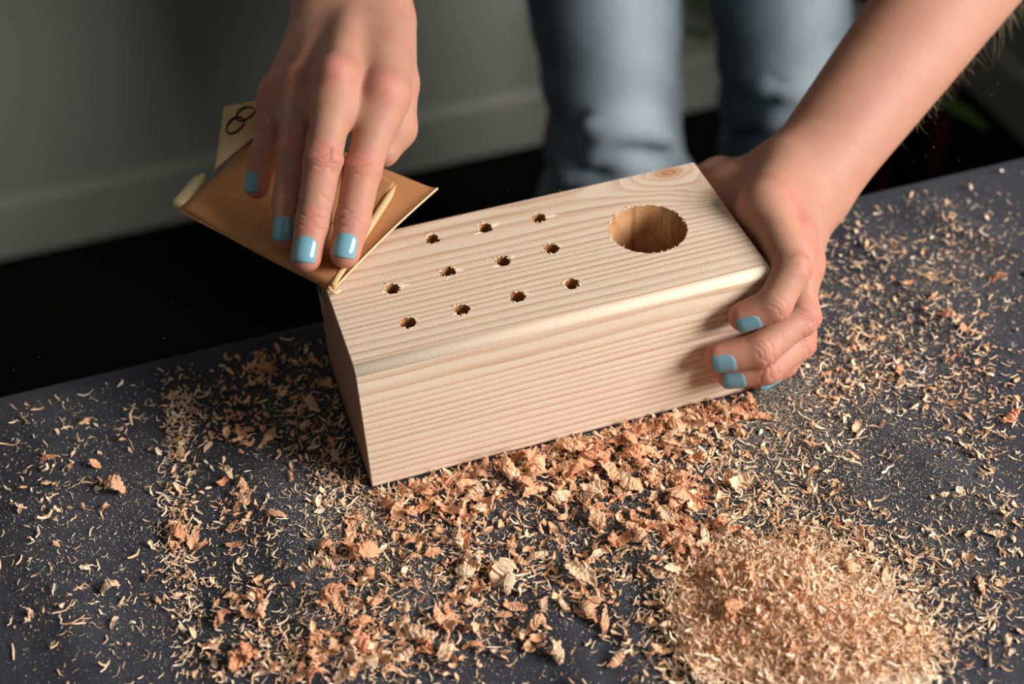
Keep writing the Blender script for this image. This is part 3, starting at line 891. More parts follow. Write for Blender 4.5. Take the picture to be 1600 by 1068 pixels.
    at = jm.attributes.new('fade_shade', 'FLOAT', 'POINT'); at.data.foreach_set('value', fd.astype(np.float32))
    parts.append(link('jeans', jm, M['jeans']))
    for an in (AN1, AN2):
        def shoe_sdf(P, an=an):
            d = cone_sdf(P, an + V(0, .02, -.045), an + V(-.02, -.13, -.058), .036, .026)
            d = smin(d, cone_sdf(P, an + V(0, .01, .02), an + V(0, .02, -.05), .044, .040), .03)
            return np.maximum(d, (FZ - P[:, 2]).astype(np.float32) + .001)
        v, q = polygonize(shoe_sdf, an + V(-.1, -.22, -.12), an + V(.1, .12, .12), 0.005, 8)
        parts.append(link('shoe', pydata('shoe', v, q), M['shoe']))
    # eyes
    for s in (-1, 1):
        bm = bmesh.new(); bmesh.ops.create_icosphere(bm, subdivisions=2, radius=.012)
        bm.transform(Matrix.Translation(Vector(HEAD + fwd * .083 + rt * .031 * s + up * .004)))
        parts.append(link('eye', from_bm('eye', bm), M['white_chip']))
    adopt(person, *parts)
build_person()

# ------------------------------------------------------------------ folded sandpaper
def sheet(name, corners, thick, mats, nu=30, nv=22, zf=None, curl=None, parent=None, close=True):
    """a slab over four corners (u along c0->c1, v along c0->c3) with z offset zf(u,v); edges take mats[1]"""
    c = [np.asarray(x, float) for x in corners]
    U = np.linspace(0, 1, nu); W = np.linspace(0, 1, nv)
    top = []
    for w in W:
        for u in U:
            p = (c[0] * (1 - u) + c[1] * u) * (1 - w) + (c[3] * (1 - u) + c[2] * u) * w
            p = p.copy()
            if zf: p = p + zf(u, w)
            top.append(p)
    top = np.array(top); bot = top - V(0, 0, thick)
    vs = np.concatenate([top, bot]); K = nu * nv
    fs, mi = [], []
    for j in range(nv - 1):
        for i in range(nu - 1):
            q = (j * nu + i, j * nu + i + 1, (j + 1) * nu + i + 1, (j + 1) * nu + i)
            fs.append(q); mi.append(0); fs.append(tuple(x + K for x in q[::-1])); mi.append(0)
    rim = [i for i in range(nu)] + [j * nu + nu - 1 for j in range(1, nv)] + [(nv - 1) * nu + i for i in range(nu - 2, -1, -1)] + [j * nu for j in range(nv - 2, 0, -1)]
    for x, y in zip(rim, rim[1:] + rim[:1]): fs.append((y, x, x + K, y + K)); mi.append(1)
    bm = bmesh.new(); bv = [bm.verts.new(v) for v in vs]
    for f, m in zip(fs, mi):
        q = bm.faces.new([bv[i] for i in f]); q.material_index = m
    return link(name, from_bm(name, bm), mats)

pad = tag(empty('folded_sandpaper', (0.0, 0.12, BH)), 'folded brown sandpaper sheet pressed on the block corner by the hand', 'sandpaper')
def tube_along(name, pts, rad, mat, n=14, flat=1.0):
    pts = [np.asarray(p, float) for p in pts]
    bm = bmesh.new(); rings = []
    for i, p in enumerate(pts):
        t = unit(pts[min(i + 1, len(pts) - 1)] - pts[max(i - 1, 0)])
        a = unit(np.cross(t, V(0, 0, 1))); b = np.cross(a, t)
        r = rad[i] if hasattr(rad, '__len__') else rad
        rings.append([bm.verts.new(Vector(p + r * (math.cos(x) * a + flat * math.sin(x) * b))) for x in np.linspace(0, 2 * math.pi, n, endpoint=False)])
    for r0, r1 in zip(rings[:-1], rings[1:]):
        for i in range(n): bm.faces.new((r0[i], r0[(i + 1) % n], r1[(i + 1) % n], r1[i]))
    bm.faces.new(rings[0][::-1]); bm.faces.new(rings[-1])
    return link(name, from_bm(name, bm), mat)

ZP = BH + 0.0004
pL, pB, pR = Pz(278, 331, ZP + .003), Pz(523, 456, ZP), Pz(684, 300, ZP + .0015)
pT = pL + pR - pB + V(-.006, -.004, .002)
def zlow(u, w):
    # the free right-hand edge curls up a little
    e = max(0, u - 0.93) / 0.07
    return V(0, 0, 0.0012 + 0.0012 * e * e + 0.0016 * math.sin(3.1 * w) * (u > 0.5) * (u - .5) * 2)
low = sheet('lower_sheet', (pL, pB, pR, pT), .0009, [M['paper_brown'], M['paper_fold']], 40, 24, zlow)
uB = Pz(518, 447, ZP + .0052); uG = Pz(617, 288, ZP + .0062); uL = Pz(283, 322, ZP + .0065); uT = Pz(440, 176, ZP + .0075)
def zup(u, w):
    roll = -0.0022 * max(0, (0.06 - u) / 0.06) ** 2
    dip = -0.0028 * math.sin(math.pi * min(1, max(0, u))) * (1 - w) - 0.001 * math.sin(6 * w + 3 * u)
    fr = -0.0012 * max(0, (0.10 - w) / 0.10) ** 2
    return V(0, 0, roll + dip * 0.5 + fr + 0.0012)
up_ = sheet('upper_fold', (uL, uB, uG, uT), .0032, [M['paper_brown'], M['paper_brown']], 44, 30, zup)
# pale rounded fold along the ridge
ridge = tube_along('folded_edge', [uB * (1 - t) + uG * t + V(.0006, -.0004, .0006 + .0004 * math.sin(5 * t)) for t in np.linspace(0.0, 1, 16)],
                   [(.0010 + .0012 * math.sin(math.pi * min(1, t * .62 + .1))) * (1 if t < .9 else max(.15, (1 - t) / .1)) for t in np.linspace(0, 1, 16)], M['paper_fold'], 14, 0.8)
lip = tube_along('sheet_lip', [pB * (1 - t) + pR * t + V(0, 0, .0012 + .0016 * math.sin(3.1 * t) + .0012) for t in np.linspace(0.0, 1, 24)], .00055, M['paper_edge'], 8)
hook = tube_along('sheet_lip', [Pz(518, 444, ZP + .005), Pz(514, 449, ZP + .0042), Pz(517, 454, ZP + .0034), Pz(524, 458, ZP + .0026), Pz(532, 453, ZP + .0022)], .0007, M['paper_edge'], 8)
roll_pts = [Pz(279, 324, ZP + .0022) * (1 - t) + Pz(318, 274, ZP + .0020) * t for t in np.linspace(0, 1, 14)]
roll = tube_along('rolled_edge', roll_pts, [.0050 * min(1, .55 + .45 * t / .08) * (1 - .25 * t) if t < .9 else .0020 for t in np.linspace(0, 1, 14)], M['paper_cream'], 18, 0.8)
f0, f1 = Pz(334, 268, ZP + .004), Pz(418, 200, ZP + .006)
f2, f3 = Pz(417, 154, .118), Pz(350, 166, .113)
def zfl(u, w):
    cr = 0.0
    return V(0, 0, -.0035 * math.sin(math.pi * w) * 0.6) + V(0, .002, 0) * math.sin(math.pi * w)
flap = sheet('printed_flap', (f0, f1, f2, f3), .0007, [M['paper_cream'], M['paper_edge']], 20, 16, zfl)
def flap_point(u, w):
    p = (f0 * (1 - u) + f1 * u) * (1 - w) + (f3 * (1 - u) + f2 * u) * w
    return p + zfl(u, w)
def digit_zero(px, py, ax, ay, tilt):   # ax, ay half lengths in metres
    """a printed 0: an oval line with thick and thin strokes lying on the flap"""
    # flap parameters of the centre by search
    uu, ww = np.meshgrid(np.linspace(0, 1, 60), np.linspace(0, 1, 60), indexing='ij')
    def proj(p):
        d = RC @ (p - CC); return 800 + F_PX * d[0] / d[2], 534 + F_PX * d[1] / d[2]
    best = min(((np.hypot(*(np.array(proj(flap_point(u, w))) - (px, py)))), u, w) for u, w in zip(uu.ravel(), ww.ravel()))
    _, u0, w0 = best
    P0 = flap_point(u0, w0); du = (flap_point(u0 + .02, w0) - P0); dw = (flap_point(u0, w0 + .02) - P0)
    nrm = unit(np.cross(du, dw))
    if nrm @ (CC - P0) < 0: nrm = -nrm
    lu, lw = np.linalg.norm(du) / .02, np.linalg.norm(dw) / .02
    A = unit(du); Bv = unit(dw - A * (dw @ A)); skew = (dw @ A) / np.linalg.norm(dw)
    cw = (dw @ Bv) / np.linalg.norm(dw)
    ct, st = math.cos(tilt), math.sin(tilt)
    bm = bmesh.new(); n = 40; ring = []
    for i in range(n):
        a = 2 * math.pi * i / n
        th = .00034 + .00048 * abs(math.sin(a + .25)) ** 1.5
        row = []
        for k_ in (1, -1):
            x, y = (ax + k_ * th) * math.cos(a), (ay + k_ * th) * math.sin(a)
            x, y = x * ct - y * st, x * st + y * ct
            for hh in (.00004, .00028):
                wv = y / (lw * cw); uv = (x - wv * lw * skew) / lu
                row.append(bm.verts.new(Vector(flap_point(u0 + uv, w0 + wv) + nrm * hh)))
        ring.append(row)
    for i in range(n):
        a, b = ring[i], ring[(i + 1) % n]
        for x, y in ((0, 1), (1, 3), (3, 2), (2, 0)):
            bm.faces.new((a[x], a[y], b[y], b[x]))
    return link('printed_zero', from_bm('printed_zero', bm), M['ink'])
z1 = digit_zero(368, 196, .0056, .0037, .35)
z2 = digit_zero(384, 177, .0056, .0037, .35)
adopt(pad, low, up_, ridge, lip, hook, roll, flap)
for zz in (z1, z2):
    zz.parent = flap; zz.matrix_parent_inverse = Matrix.Identity(4)

# ------------------------------------------------------------------ plant in the corner behind the person
def plant():
    st = tag(empty('plant_stand', (0.90, 1.02, FZ)), 'dark red plant stand with splayed legs by the corner of the room', 'plant stand')
    kids = []
    top_z = -0.40
    for a in (0.25, 2.35, 4.45):
        d = V(math.cos(a), math.sin(a), 0)
        kids.append(tube_along('leg', [V(.93, 1.06, top_z) + d * .06, V(.93, 1.06, FZ + .001) + d * .12], .014, M['red'], 10))
    # splayed leg towards the viewer
    kids.append(tube_along('leg', [V(1.045, 1.02, -.52), V(.985, .955, FZ + .001)], .015, M['red'], 10))
    kids.append(tube_along('leg', [V(.93, 1.06, top_z) + V(.04, 0, 0), V(1.045, 1.02, -.52)], .014, M['red'], 10))
    bm = bmesh.new(); bmesh.ops.create_cone(bm, cap_ends=True, segments=28, radius1=.13, radius2=.13, depth=.022)
    bm.transform(Matrix.Translation((.93, 1.06, top_z + .011))); kids.append(link('stand_top', from_bm('stand_top', bm), M['red'], smooth=False))
    adopt(st, *kids)
    pt = tag(empty('potted_plant', (.90, 1.06, top_z + .022)), 'leafy green plant in a dark pot behind the person', 'plant')
    bm = bmesh.new(); bmesh.ops.create_cone(bm, cap_ends=True, segments=28, radius1=.07, radius2=.10, depth=.16)
    bm.transform(Matrix.Translation((.93, 1.06, top_z + .022 + .08))); pot = link('pot', from_bm('pot', bm), M['clay'], smooth=False)
    bm = bmesh.new(); bmesh.ops.create_cone(bm, cap_ends=True, segments=28, radius1=.094, radius2=.094, depth=.01)
    bm.transform(Matrix.Translation((.93, 1.06, top_z + .022 + .162))); soil = link('soil', from_bm('soil', bm), M['soil'], smooth=False)
    # one leaf mesh: pointed, folded along the midrib
    vs, fs = [], []
    for i in range(6):
        t = i / 5; w = .017 * math.sin(math.pi * min(1, t * .93 + .05)) ** .8
        for s in (-1, 0, 1): vs.append((t * .085, s * w, .004 * abs(s) - .03 * t * t))
    for i in range(5):
        for s in range(2): fs.append((i * 3 + s, i * 3 + s + 1, i * 3 + 4 + s, i * 3 + 3 + s))
    leaf_me = pydata('leaf', vs, fs); leaf_me.materials.append(M['leaf'])
    rr = random.Random(4); kids = [pot, soil]
    base = V(.93, 1.06, top_z + .18)
    targets = [V(.62, .99, -.37), V(.64, 1.0, -.43), V(.625, 1.0, -.33), V(.985, .985, -.575), V(.99, .99, -.60)]
    for i in range(12): targets.append(base + V(rr.uniform(-.2, .2), rr.uniform(-.15, .15), rr.uniform(.05, .3)))
    for tg in targets:
        midp = (base + tg) / 2 + V(0, 0, .10)
        pts = [(1 - t) ** 2 * base + 2 * t * (1 - t) * midp + t * t * tg for t in np.linspace(0, 1, 8)]
        kids.append(tube_along('stem', pts, .0025, M['leaf'], 6))
        for t in np.linspace(.35, 1, 6):
            p = (1 - t) ** 2 * base + 2 * t * (1 - t) * midp + t * t * tg
            lf = bpy.data.objects.new('leaf', leaf_me); COL.objects.link(lf)
            lf.rotation_euler = (rr.uniform(-.5, .5), rr.uniform(-.3, .9), rr.uniform(0, 6.28)); lf.location = p
            kids.append(lf)
    for k_ in kids: k_.location = Vector(k_.location)
    adopt(pt, *kids)
plant()

# ------------------------------------------------------------------ wood shavings
def curl_template(seed, res=(22, 6), arc=None):
    """a crumpled flake of wood: sharply pleated, jagged strip bent on itself, closed thin surface"""
    r = np.random.default_rng(seed); nu, nv = res
    arc = r.uniform(.5, 2.2) if arc is None else arc
    u = np.linspace(0, 1, nu); w = np.linspace(-.5, .5, nv)
    wd = r.uniform(.26, .52) * (0.22 + .78 * np.sin(np.pi * np.clip(u * .94 + .03, 0, 1)) ** .8) * np.interp(u, np.linspace(0, 1, 6), r.uniform(.6, 1.25, 6)) * r.uniform(.93, 1.07, nu)
    ang = (u - .5) * arc; rad = 1 / max(arc, .3)
    tw = r.uniform(-1.3, 1.3); npl = nu / r.uniform(3.4, 5.5); amp = r.uniform(.026, .050)
    ph = r.uniform(0, 1); slant = r.uniform(-2.2, 2.2)
    pa = r.uniform(.1, 1.7, 9); u = u + .25 / npl * np.sin(u * 17 + r.uniform(0, 6)); cup = r.uniform(-.7, .7); P = np.zeros((nu, nv, 3)); th = .016
    for j, ww in enumerate(w):
        y = ww * wd; a2 = tw * (u - .5)
        tri = 2 * np.abs(((u * npl + ph + slant * ww) % 1) * 2 - 1) - 1
        P[:, j, 0] = rad * np.sin(ang) ; P[:, j, 1] = y * np.cos(a2)
        lift = amp * tri * np.interp(u, np.linspace(0, 1, 9), pa)  + cup * y * y * 2
        P[:, j, 2] = rad - (rad + lift) * np.cos(ang) + y * np.sin(a2); P[:, j, 0] += lift * np.sin(ang)
    jit = r.normal(0, .010, P.shape); jit[:, 0] *= 1.5; jit[:, -1] *= 1.5; jit[0] *= 2; jit[-1] *= 2
    big = r.normal(0, .028, (5, 3, 3)); gu, gv = np.linspace(0, 4, nu), np.linspace(0, 2, nv)
    for c3 in range(3):
        rows_ = np.array([np.interp(gu, np.arange(5), big[:, m_, c3]) for m_ in range(3)])
        jit[:, :, c3] += np.array([np.interp(gv, np.arange(3), rows_[:, i_]) for i_ in range(nu)])
    P += jit
    if r.random() < .6: P[:, :, 2] *= -1
    du = np.gradient(P, axis=0); dv = np.gradient(P, axis=1); N = np.cross(du, dv); N /= np.linalg.norm(N, axis=2, keepdims=True) + 1e-9
    vs = np.concatenate([(P + N * th).reshape(-1, 3), (P - N * th).reshape(-1, 3)]); K = nu * nv; fs = []
    for a in range(nu - 1):
        for b in range(nv - 1):
            q = (a * nv + b, a * nv + b + 1, (a + 1) * nv + b + 1, (a + 1) * nv + b)
            fs.append(q[::-1]); fs.append(tuple(x + K for x in q))
    rim = [b for b in range(nv)] + [a * nv + nv - 1 for a in range(1, nu)] + [(nu - 1) * nv + b for b in range(nv - 2, -1, -1)] + [a * nv for a in range(nu - 2, 0, -1)]
    for x, y in zip(rim, rim[1:] + rim[:1]): fs.append((x, y, y + K, x + K))
    ext = np.ptp(vs, axis=0).max(); vs = (vs - (vs.max(0) + vs.min(0)) / 2) / ext
    vs[:, 2] -= vs[:, 2].min()
    return vs, np.array(fs)
def lump_template(seed):
    """a crumpled flattened lump"""
    r = np.random.default_rng(seed)
    bm = bmesh.new(); bmesh.ops.create_icosphere(bm, subdivisions=2, radius=.5)
    vs = np.array([v.co[:] for v in bm.verts]); fs = np.array([[v.index for v in f.verts] for f in bm.faces]); bm.free()
    k = r.normal(0, 1, (5, 3)) * 5; p = r.uniform(0, 6, 5)
    d = sum(np.abs(np.sin(vs @ k[i] + p[i])) for i in range(5)) / 5
    vs = vs * (0.62 + .6 * d)[:, None]; vs[:, 1] *= r.uniform(.45, .7); vs[:, 2] *= r.uniform(.4, .6)
    ext = np.ptp(vs, axis=0).max(); vs /= ext; vs[:, 2] -= vs[:, 2].min()
    f4 = np.concatenate([fs, fs[:, 2:]], 1)
    return vs, fs
def sliver_template(seed, n=5):
    """a thin bent splinter with triangular section"""
    r = np.random.default_rng(seed)
    w = r.uniform(.08, .26); th = w * r.uniform(.25, .5); bend = r.normal(0, .20); lift = r.uniform(0, .22); kink = r.normal(0, .05)
    t = np.linspace(0, 1, n); vs = []
    for i, a in enumerate(t):
        c = np.array([a - .5, bend * (a - a * a) * 2 + kink * math.sin(6 * a), lift * (2 * a - 1) ** 2])
        ww = w * (0.35 + .65 * math.sin(math.pi * (a * .85 + .1)))
        vs += [c + (0, ww / 2, 0), c + (0, -ww / 2, 0), c + (0, r.normal(0, .02), th)]
    fs = []
    for i in range(n - 1):
        for j in range(3): fs.append((i * 3 + j, i * 3 + (j + 1) % 3, i * 3 + 3 + (j + 1) % 3, i * 3 + 3 + j))
    fs.append((0, 2, 1, 1)); 
    fs = [f for f in fs if len(set(f)) == 4]
    vs = np.array(vs); vs[:, 2] -= vs[:, 2].min()
    return vs, np.array(fs)

# where they lie: pixel ellipses of the photograph's table area (cx, cy, rx, ry, angle, share)
CURL_D = [(700, 752, 90, 16, -.262, 2.4), (880, 704, 110, 16, -.262, 3), (1040, 662, 80, 16, -.262, 2.4), (700, 790, 110, 45, -.22, 4), (860, 760, 110, 45, -.2, 5), (1000, 705, 110, 40, -.25, 5), (1120, 650, 60, 30, -.3, 3), (980, 780, 100, 70, 0, 5),
          (1060, 800, 60, 90, .2, 5), (720, 880, 90, 60, .1, 3), (900, 850, 90, 60, 0, 3), (740, 960, 100, 60, .2, 2.4), (930, 930, 60, 50, 0, 2),
          (560, 850, 45, 80, 0, 1.6), (540, 960, 60, 80, 0, 2.4), (1080, 860, 40, 60, .3, 2), (1130, 930, 60, 60, 0, 1.6), (1250, 960, 140, 90, 0, 2.2),
          (410, 580, 45, 22, -.3, 1.6), (375, 660, 40, 60, .2, 2), (370, 790, 30, 45, 0, 1.2), (285, 830, 22, 60, 0, 1.1), (385, 940, 40, 40, 0, .9), (275, 700, 25, 90, 0, .5),
          (500, 1030, 120, 35, 0, 1.6), (640, 1020, 90, 45, 0, 1.2), (820, 1010, 60, 40, 0, .7), (990, 1030, 50, 40, 0, .5), (480, 640, 60, 90, 0, .9), (520, 620, 30, 70, .2, .9),
          (1300, 820, 90, 60, .5, 1.2), (1330, 600, 110, 70, 0, .8), (1480, 440, 140, 110, 0, .9), (1540, 640, 70, 60, 0, .8), (1560, 900, 60, 110, 0, .4), (130, 760, 130, 90, 0, .5), (350, 880, 160, 160, 0, .6), (1150, 760, 90, 60, .5, 1.0)]
SLIV_D = [(680, 752, 110, 14, -.262, 2.2), (860, 706, 120, 14, -.262, 2.4), (1040, 660, 90, 14, -.262, 2), (1230, 950, 150, 100, .2, 9), (1180, 900, 120, 80, .3, 5), (1280, 1010, 170, 70, 0, 6), (1330, 860, 130, 60, .5, 4), (1180, 760, 120, 60, .5, 3), (1080, 700, 90, 50, .3, 2.4),
          (800, 760, 240, 60, -.22, 4), (720, 860, 170, 90, 0, 3.5), (900, 900, 160, 90, 0, 3), (560, 820, 60, 110, 0, 3), (520, 740, 40, 70, 0, 1.6), (600, 1000, 150, 70, 0, 4), (430, 1045, 120, 40, 0, 2),
          (275, 720, 24, 150, .05, 2.6), (290, 930, 26, 120, 0, 1.6), (300, 640, 50, 50, 0, 1.2), (90, 740, 90, 120, 0, 1.2), (160, 940, 170, 110, 0, 1.6), (380, 900, 80, 130, 0, 1.6), (470, 640, 60, 100, 0, 1.6),
          (1330, 440, 70, 110, 0, 2.6), (1440, 500, 120, 110, 0, 3), (1500, 380, 110, 80, 0, 2), (1300, 590, 80, 70, 0, 2.6), (1420, 600, 120, 60, .2, 2.2), (1530, 660, 80, 110, 0, 2), (1560, 860, 60, 150, 0, 1.6), (1450, 900, 110, 90, .3, 2.4), (1430, 1000, 130, 60, 0, 2.2),
          (1250, 690, 100, 50, .4, 2), (200, 640, 180, 60, -.2, .7), (560, 760, 500, 260, 0, 2.2), (1300, 700, 320, 300, 0, 2.0), (250, 850, 260, 220, 0, .8), (800, 950, 1500, 500, 0, 1.2)]
DUST_D = [(1210, 900, 220, 140, .3, 6), (1250, 700, 150, 90, .4, 4), (1100, 760, 170, 120, .3, 3), (1230, 620, 60, 60, 0, 2), (800, 820, 320, 130, -.1, 4), (560, 820, 80, 130, 0, 2.4), (620, 980, 200, 80, 0, 2),
          (1380, 560, 200, 180, 0, 4), (1480, 800, 130, 160, 0, 2.4), (1480, 430, 140, 130, 0, 2), (300, 800, 260, 220, 0, 2.2), (150, 800, 170, 230, 0, 1.4), (480, 640, 70, 110, 0, 1.6), (800, 850, 800, 280, 0, 5)]

def draw_px(spec, n, g, spread=0.62):
    w = np.array([s[5] for s in spec], float); w /= w.sum()
    pick = g.choice(len(spec), n, p=w); s = np.array(spec)[pick]
    a = g.normal(0, spread, n) * s[:, 2]; b = g.normal(0, spread, n) * s[:, 3]
    c, d = np.cos(s[:, 4]), np.sin(s[:, 4])
    return s[:, 0] + a * c - b * d, s[:, 1] + a * d + b * c
def to_table(px, py):
    d = np.stack([(px - 800) / F_PX, (py - 534) / F_PX, np.ones_like(px)], -1) @ RC
    t = -CC[2] / d[:, 2]
    return CC[0] + d[:, 0] * t, CC[1] + d[:, 1] * t
MOUND = [(Pz(1195, 945, 0)[:2], .030, .0085), (Pz(1275, 1000, 0)[:2], .036, .0060), (Pz(1130, 930, 0)[:2], .022, .003), (Pz(1370, 1030, 0)[:2], .03, .003)]
def mound_h(x, y):
    h = np.zeros_like(np.asarray(x, float))
    for (c, s, a) in MOUND: h = h + a * np.exp(-((x - c[0]) ** 2 + (y - c[1]) ** 2) / s ** 2)
    return h
def allowed(x, y, m):
    ok = ~((x > -m) & (x < BL + m) & (y > -m) & (y < BW + m))
    if m >= .0009: ok &= ~((x > .205) & (x < .234 + m) & (y > -.012 - m) & (y < .045))      # under the gripping hand
    ok &= (y < TY1 - .008 - m) & (x > TX0 + .05) & (x < TX1 - .05) & (y > TY0 + .05)
    return ok

def rot_mats(rx, ry, rz):
    cx, sx, cy, sy, cz, sz = np.cos(rx), np.sin(rx), np.cos(ry), np.sin(ry), np.cos(rz), np.sin(rz)
    o, l = np.zeros_like(rx), np.ones_like(rx)
    X = np.stack([l, o, o, o, cx, -sx, o, sx, cx], -1).reshape(-1, 3, 3)
    Y = np.stack([cy, o, sy, o, l, o, -sy, o, cy], -1).reshape(-1, 3, 3)
    Z = np.stack([cz, -sz, o, sz, cz, o, o, o, l], -1).reshape(-1, 3, 3)
    return Z @ Y @ X
def scatter(name, temps, x, y, z, size, tilt, g, mat, tint, aspect=None):
    """many small pieces joined into one stuff mesh"""
    pick = g.integers(0, len(temps), len(x)); V_, F_, T_ = [], [], []; off = 0
    Rm = rot_mats(g.normal(0, tilt, len(x)), g.normal(0, tilt, len(x)), g.uniform(0, 6.283, len(x)))
    k = temps[0][1].shape[1]
    for i, (tv, tf) in enumerate(temps):
        m = np.where(pick == i)[0]
        if not len(m): continue
        v = np.einsum('nij,vj->nvi', Rm[m], tv) * size[m][:, None, None]
        v[:, :, 2] -= v[:, :, 2].min(1)[:, None] * 0.8
        v += np.stack([x[m], y[m], z[m]], -1)[:, None, :]
        f = tf[None] + (np.arange(len(m)) * len(tv))[:, None, None] + off
        V_.append(v.reshape(-1, 3)); F_.append(f.reshape(-1, k)); T_.append(np.repeat(tint[m], len(tv))); off += len(m) * len(tv)
    me = pydata(name, np.concatenate(V_), np.concatenate(F_))
    a = me.attributes.new('tint', 'FLOAT', 'POINT'); a.data.foreach_set('value', np.concatenate(T_).astype(np.float32))
    o = link(name, me, mat, smooth=False); o['kind'] = 'stuff'
    return o

# individual shavings: rolled curls, flat flakes and lumps, each in three tones of wood
TONES = {'pale': (lin(232, 184, 144), lin(250, 220, 186)), 'tan': (lin(222, 160, 118), lin(242, 196, 158)), 'reddish': (lin(210, 140, 100), lin(236, 174, 134))}
SHAPES = {'curl': [curl_template(100 + i, (24, 6), 1.9 + .3 * i) for i in range(6)],
          'flake': [curl_template(120 + i, (20, 6), .35 + .2 * i) for i in range(5)],
          'bent flake': [curl_template(140 + i, (22, 6), 1.2 + .2 * i) for i in range(5)],
          'lump': [curl_template(160 + i, (28, 6), 3.9 + .4 * i) for i in range(4)]}
SPL = {'straight splinter': [sliver_template(s_, 7) for s_ in (301, 303, 306)], 'bent splinter': [sliver_template(s_, 7) for s_ in (302, 304, 305, 308)]}
def tone_mat(t):
    k = NB(t + '_shaving_wood')
    fib = k.noise(1.0, 3, 0.7, k.coord('Object', (5, 30, 30)))
    col = k.mix(k.maprange(fib, 0.3, 0.7, 0, 1), *TONES[t])
    k.set(Base_Color=col, Roughness=0.7, Specular_IOR_Level=0.2)
    k.bump(fib, 0.0004, 0.8)
    return k.m
for t in TONES: M[t] = tone_mat(t)
MESH = {}
for fam, nm in ((SHAPES, 'wood_shaving'), (SPL, 'wood_splinter')):
    for shp, lst in fam.items():
        for t in TONES:
            ml = []
            for v, f in lst:
                me = pydata(nm, v, f); me.materials.append(M[t]); ml.append(me)
            MESH[shp, t] = ml

def place(name, me, px, py, size, rz, tilt=(0, 0), sc=(1, 1, 1)):
    p = Pz(px, py, 0.002); x, y = float(p[0]), float(p[1])
    o = bpy.data.objects.new(name, me); COL.objects.link(o)
    o.location = (x, y, float(cloth_h(np.array([x]), np.array([y]))[0] + mound_h(x, y)) + .0003)
    o.rotation_euler = (tilt[0], tilt[1], rz); o.scale = (size * sc[0], size * sc[1], size * sc[2])
    return o
SINGLE = [  # shape, tone, px, py, size m, heading, scale, label
    ('lump', 'tan', 434, 815, .0110, -.5, (1, .55, .5), 'oval tan wood shaving alone on dark cloth left of the block front corner'),
    ('flake', 'reddish', 1186, 652, .0150, -.55, (1, .8, .8), 'long brown crumpled shaving just below the little finger, beside the block'),
    ('lump', 'tan', 508, 1030, .0150, .1, (1, .6, .7), 'thick shaving lump near the bottom edge, left of the middle of the cloth'),
    ('bent flake', 'reddish', 1578, 655, .0150, .4, (1, .9, .9), 'orange crumpled shaving at the far right edge of the cloth'),
    ('bent flake', 'tan', 1271, 738, .0085, .4, (1, .8, .8), 'small orange flake alone on the bare dark strip right of the block'),
    ('flake', 'tan', 548, 835, .0170, 1.25, (1, .7, .8), 'long orange shaving pointing to the block, left of the drift'),
    ('lump', 'tan', 396, 962, .0125, -.4, (1, .7, .8), 'knobby shaving lump on the dark cloth at lower left'),
    ('flake', 'tan', 418, 690, .0165, .8, (1, .7, .6), 'long straight shaving on the shaded cloth left of the block'),
    ('curl', 'reddish', 345, 965, .0110, .9, (1, .8, .8), 'reddish curl next to the knobby lump at lower left'),
    ('bent flake', 'pale', 180, 975, .0085, 1.1, (1, .7, .9), 'small pale shaving standing on the bare cloth at lower left'),
    ('lump', 'pale', 48, 970, .0075, 1.2, (1, .7, .7), 'small rounded shaving near the lower left corner of the picture'),
    ('lump', 'reddish', 378, 1035, .0130, -.1, (1, .7, .7), 'rounded orange lump at the bottom edge left of the thick shaving lump'),
    ('flake', 'pale', 1552, 838, .0110, -.5, (1, .8, .7), 'pale shaving flake on bare cloth near the right edge'),
    ('flake', 'tan', 1532, 915, .0120, 1.2, (1, .8, .7), 'upright tan shaving flake at lower right near the edge'),
    ('curl', 'reddish', 905, 738, .0200, .1, (1, .8, .8), 'large arched reddish curl in the drift before the block'),
    ('bent flake', 'tan', 1165, 842, .0120, 1.3, (1, .8, .8), 'folded tan shaving on the slope above the sawdust heap'),
    ('flake', 'pale', 1385, 905, .0130, .9, (1, .8, .8), 'pale ribbed shaving right of the sawdust heap'),
    ('bent flake', 'reddish', 1160, 1010, .0120, 1.5, (1, .8, .8), 'orange upright shaving in the lower part of the sawdust heap'),
    ('flake', 'reddish', 1290, 585, .0080, .2, (1, .8, .8), 'small orange shaving beside the ring finger of the gripping hand'),
    ('straight splinter', 'pale', 1440, 577, .0065, .3, (1, 2.4, 1), 'bright white scrap among the shavings right of the hand'),
    ('straight splinter', 'pale', 15, 695, .0130, -.1, (1, .9, 1), 'flat pale splinter lying at the left edge of the cloth'),
    ('bent splinter', 'tan', 40, 660, .0100, 1.9, (1, .5, 1), 'thin curved splinter standing near the left edge'),
    ('straight splinter', 'tan', 118, 978, .0110, .1, (1, .8, 1), 'pale flat splinter at lower left by the small rounded shaving'),
]
for i, (shp, tone, px, py, size, rz, sc, lab) in enumerate(SINGLE):
    spl = 'splinter' in shp
    ml = MESH[shp, tone]
    o = place('wood_splinter' if spl else 'wood_shaving', ml[i % len(ml)], px, py, size, rz, (0, 0), sc)
    tag(o, lab, 'wood splinter' if spl else 'wood shaving', 'wood splinters on the cloth' if spl else 'wood shavings on the cloth')
    if 'white scrap' in lab:
        me = o.data.copy(); me.materials.clear(); me.materials.append(M['white_chip']); o.data = me; o.name = 'white_scrap'; o['category'] = 'scrap'; del o['group']
used_px = [(q[2], q[3]) for q in SINGLE]

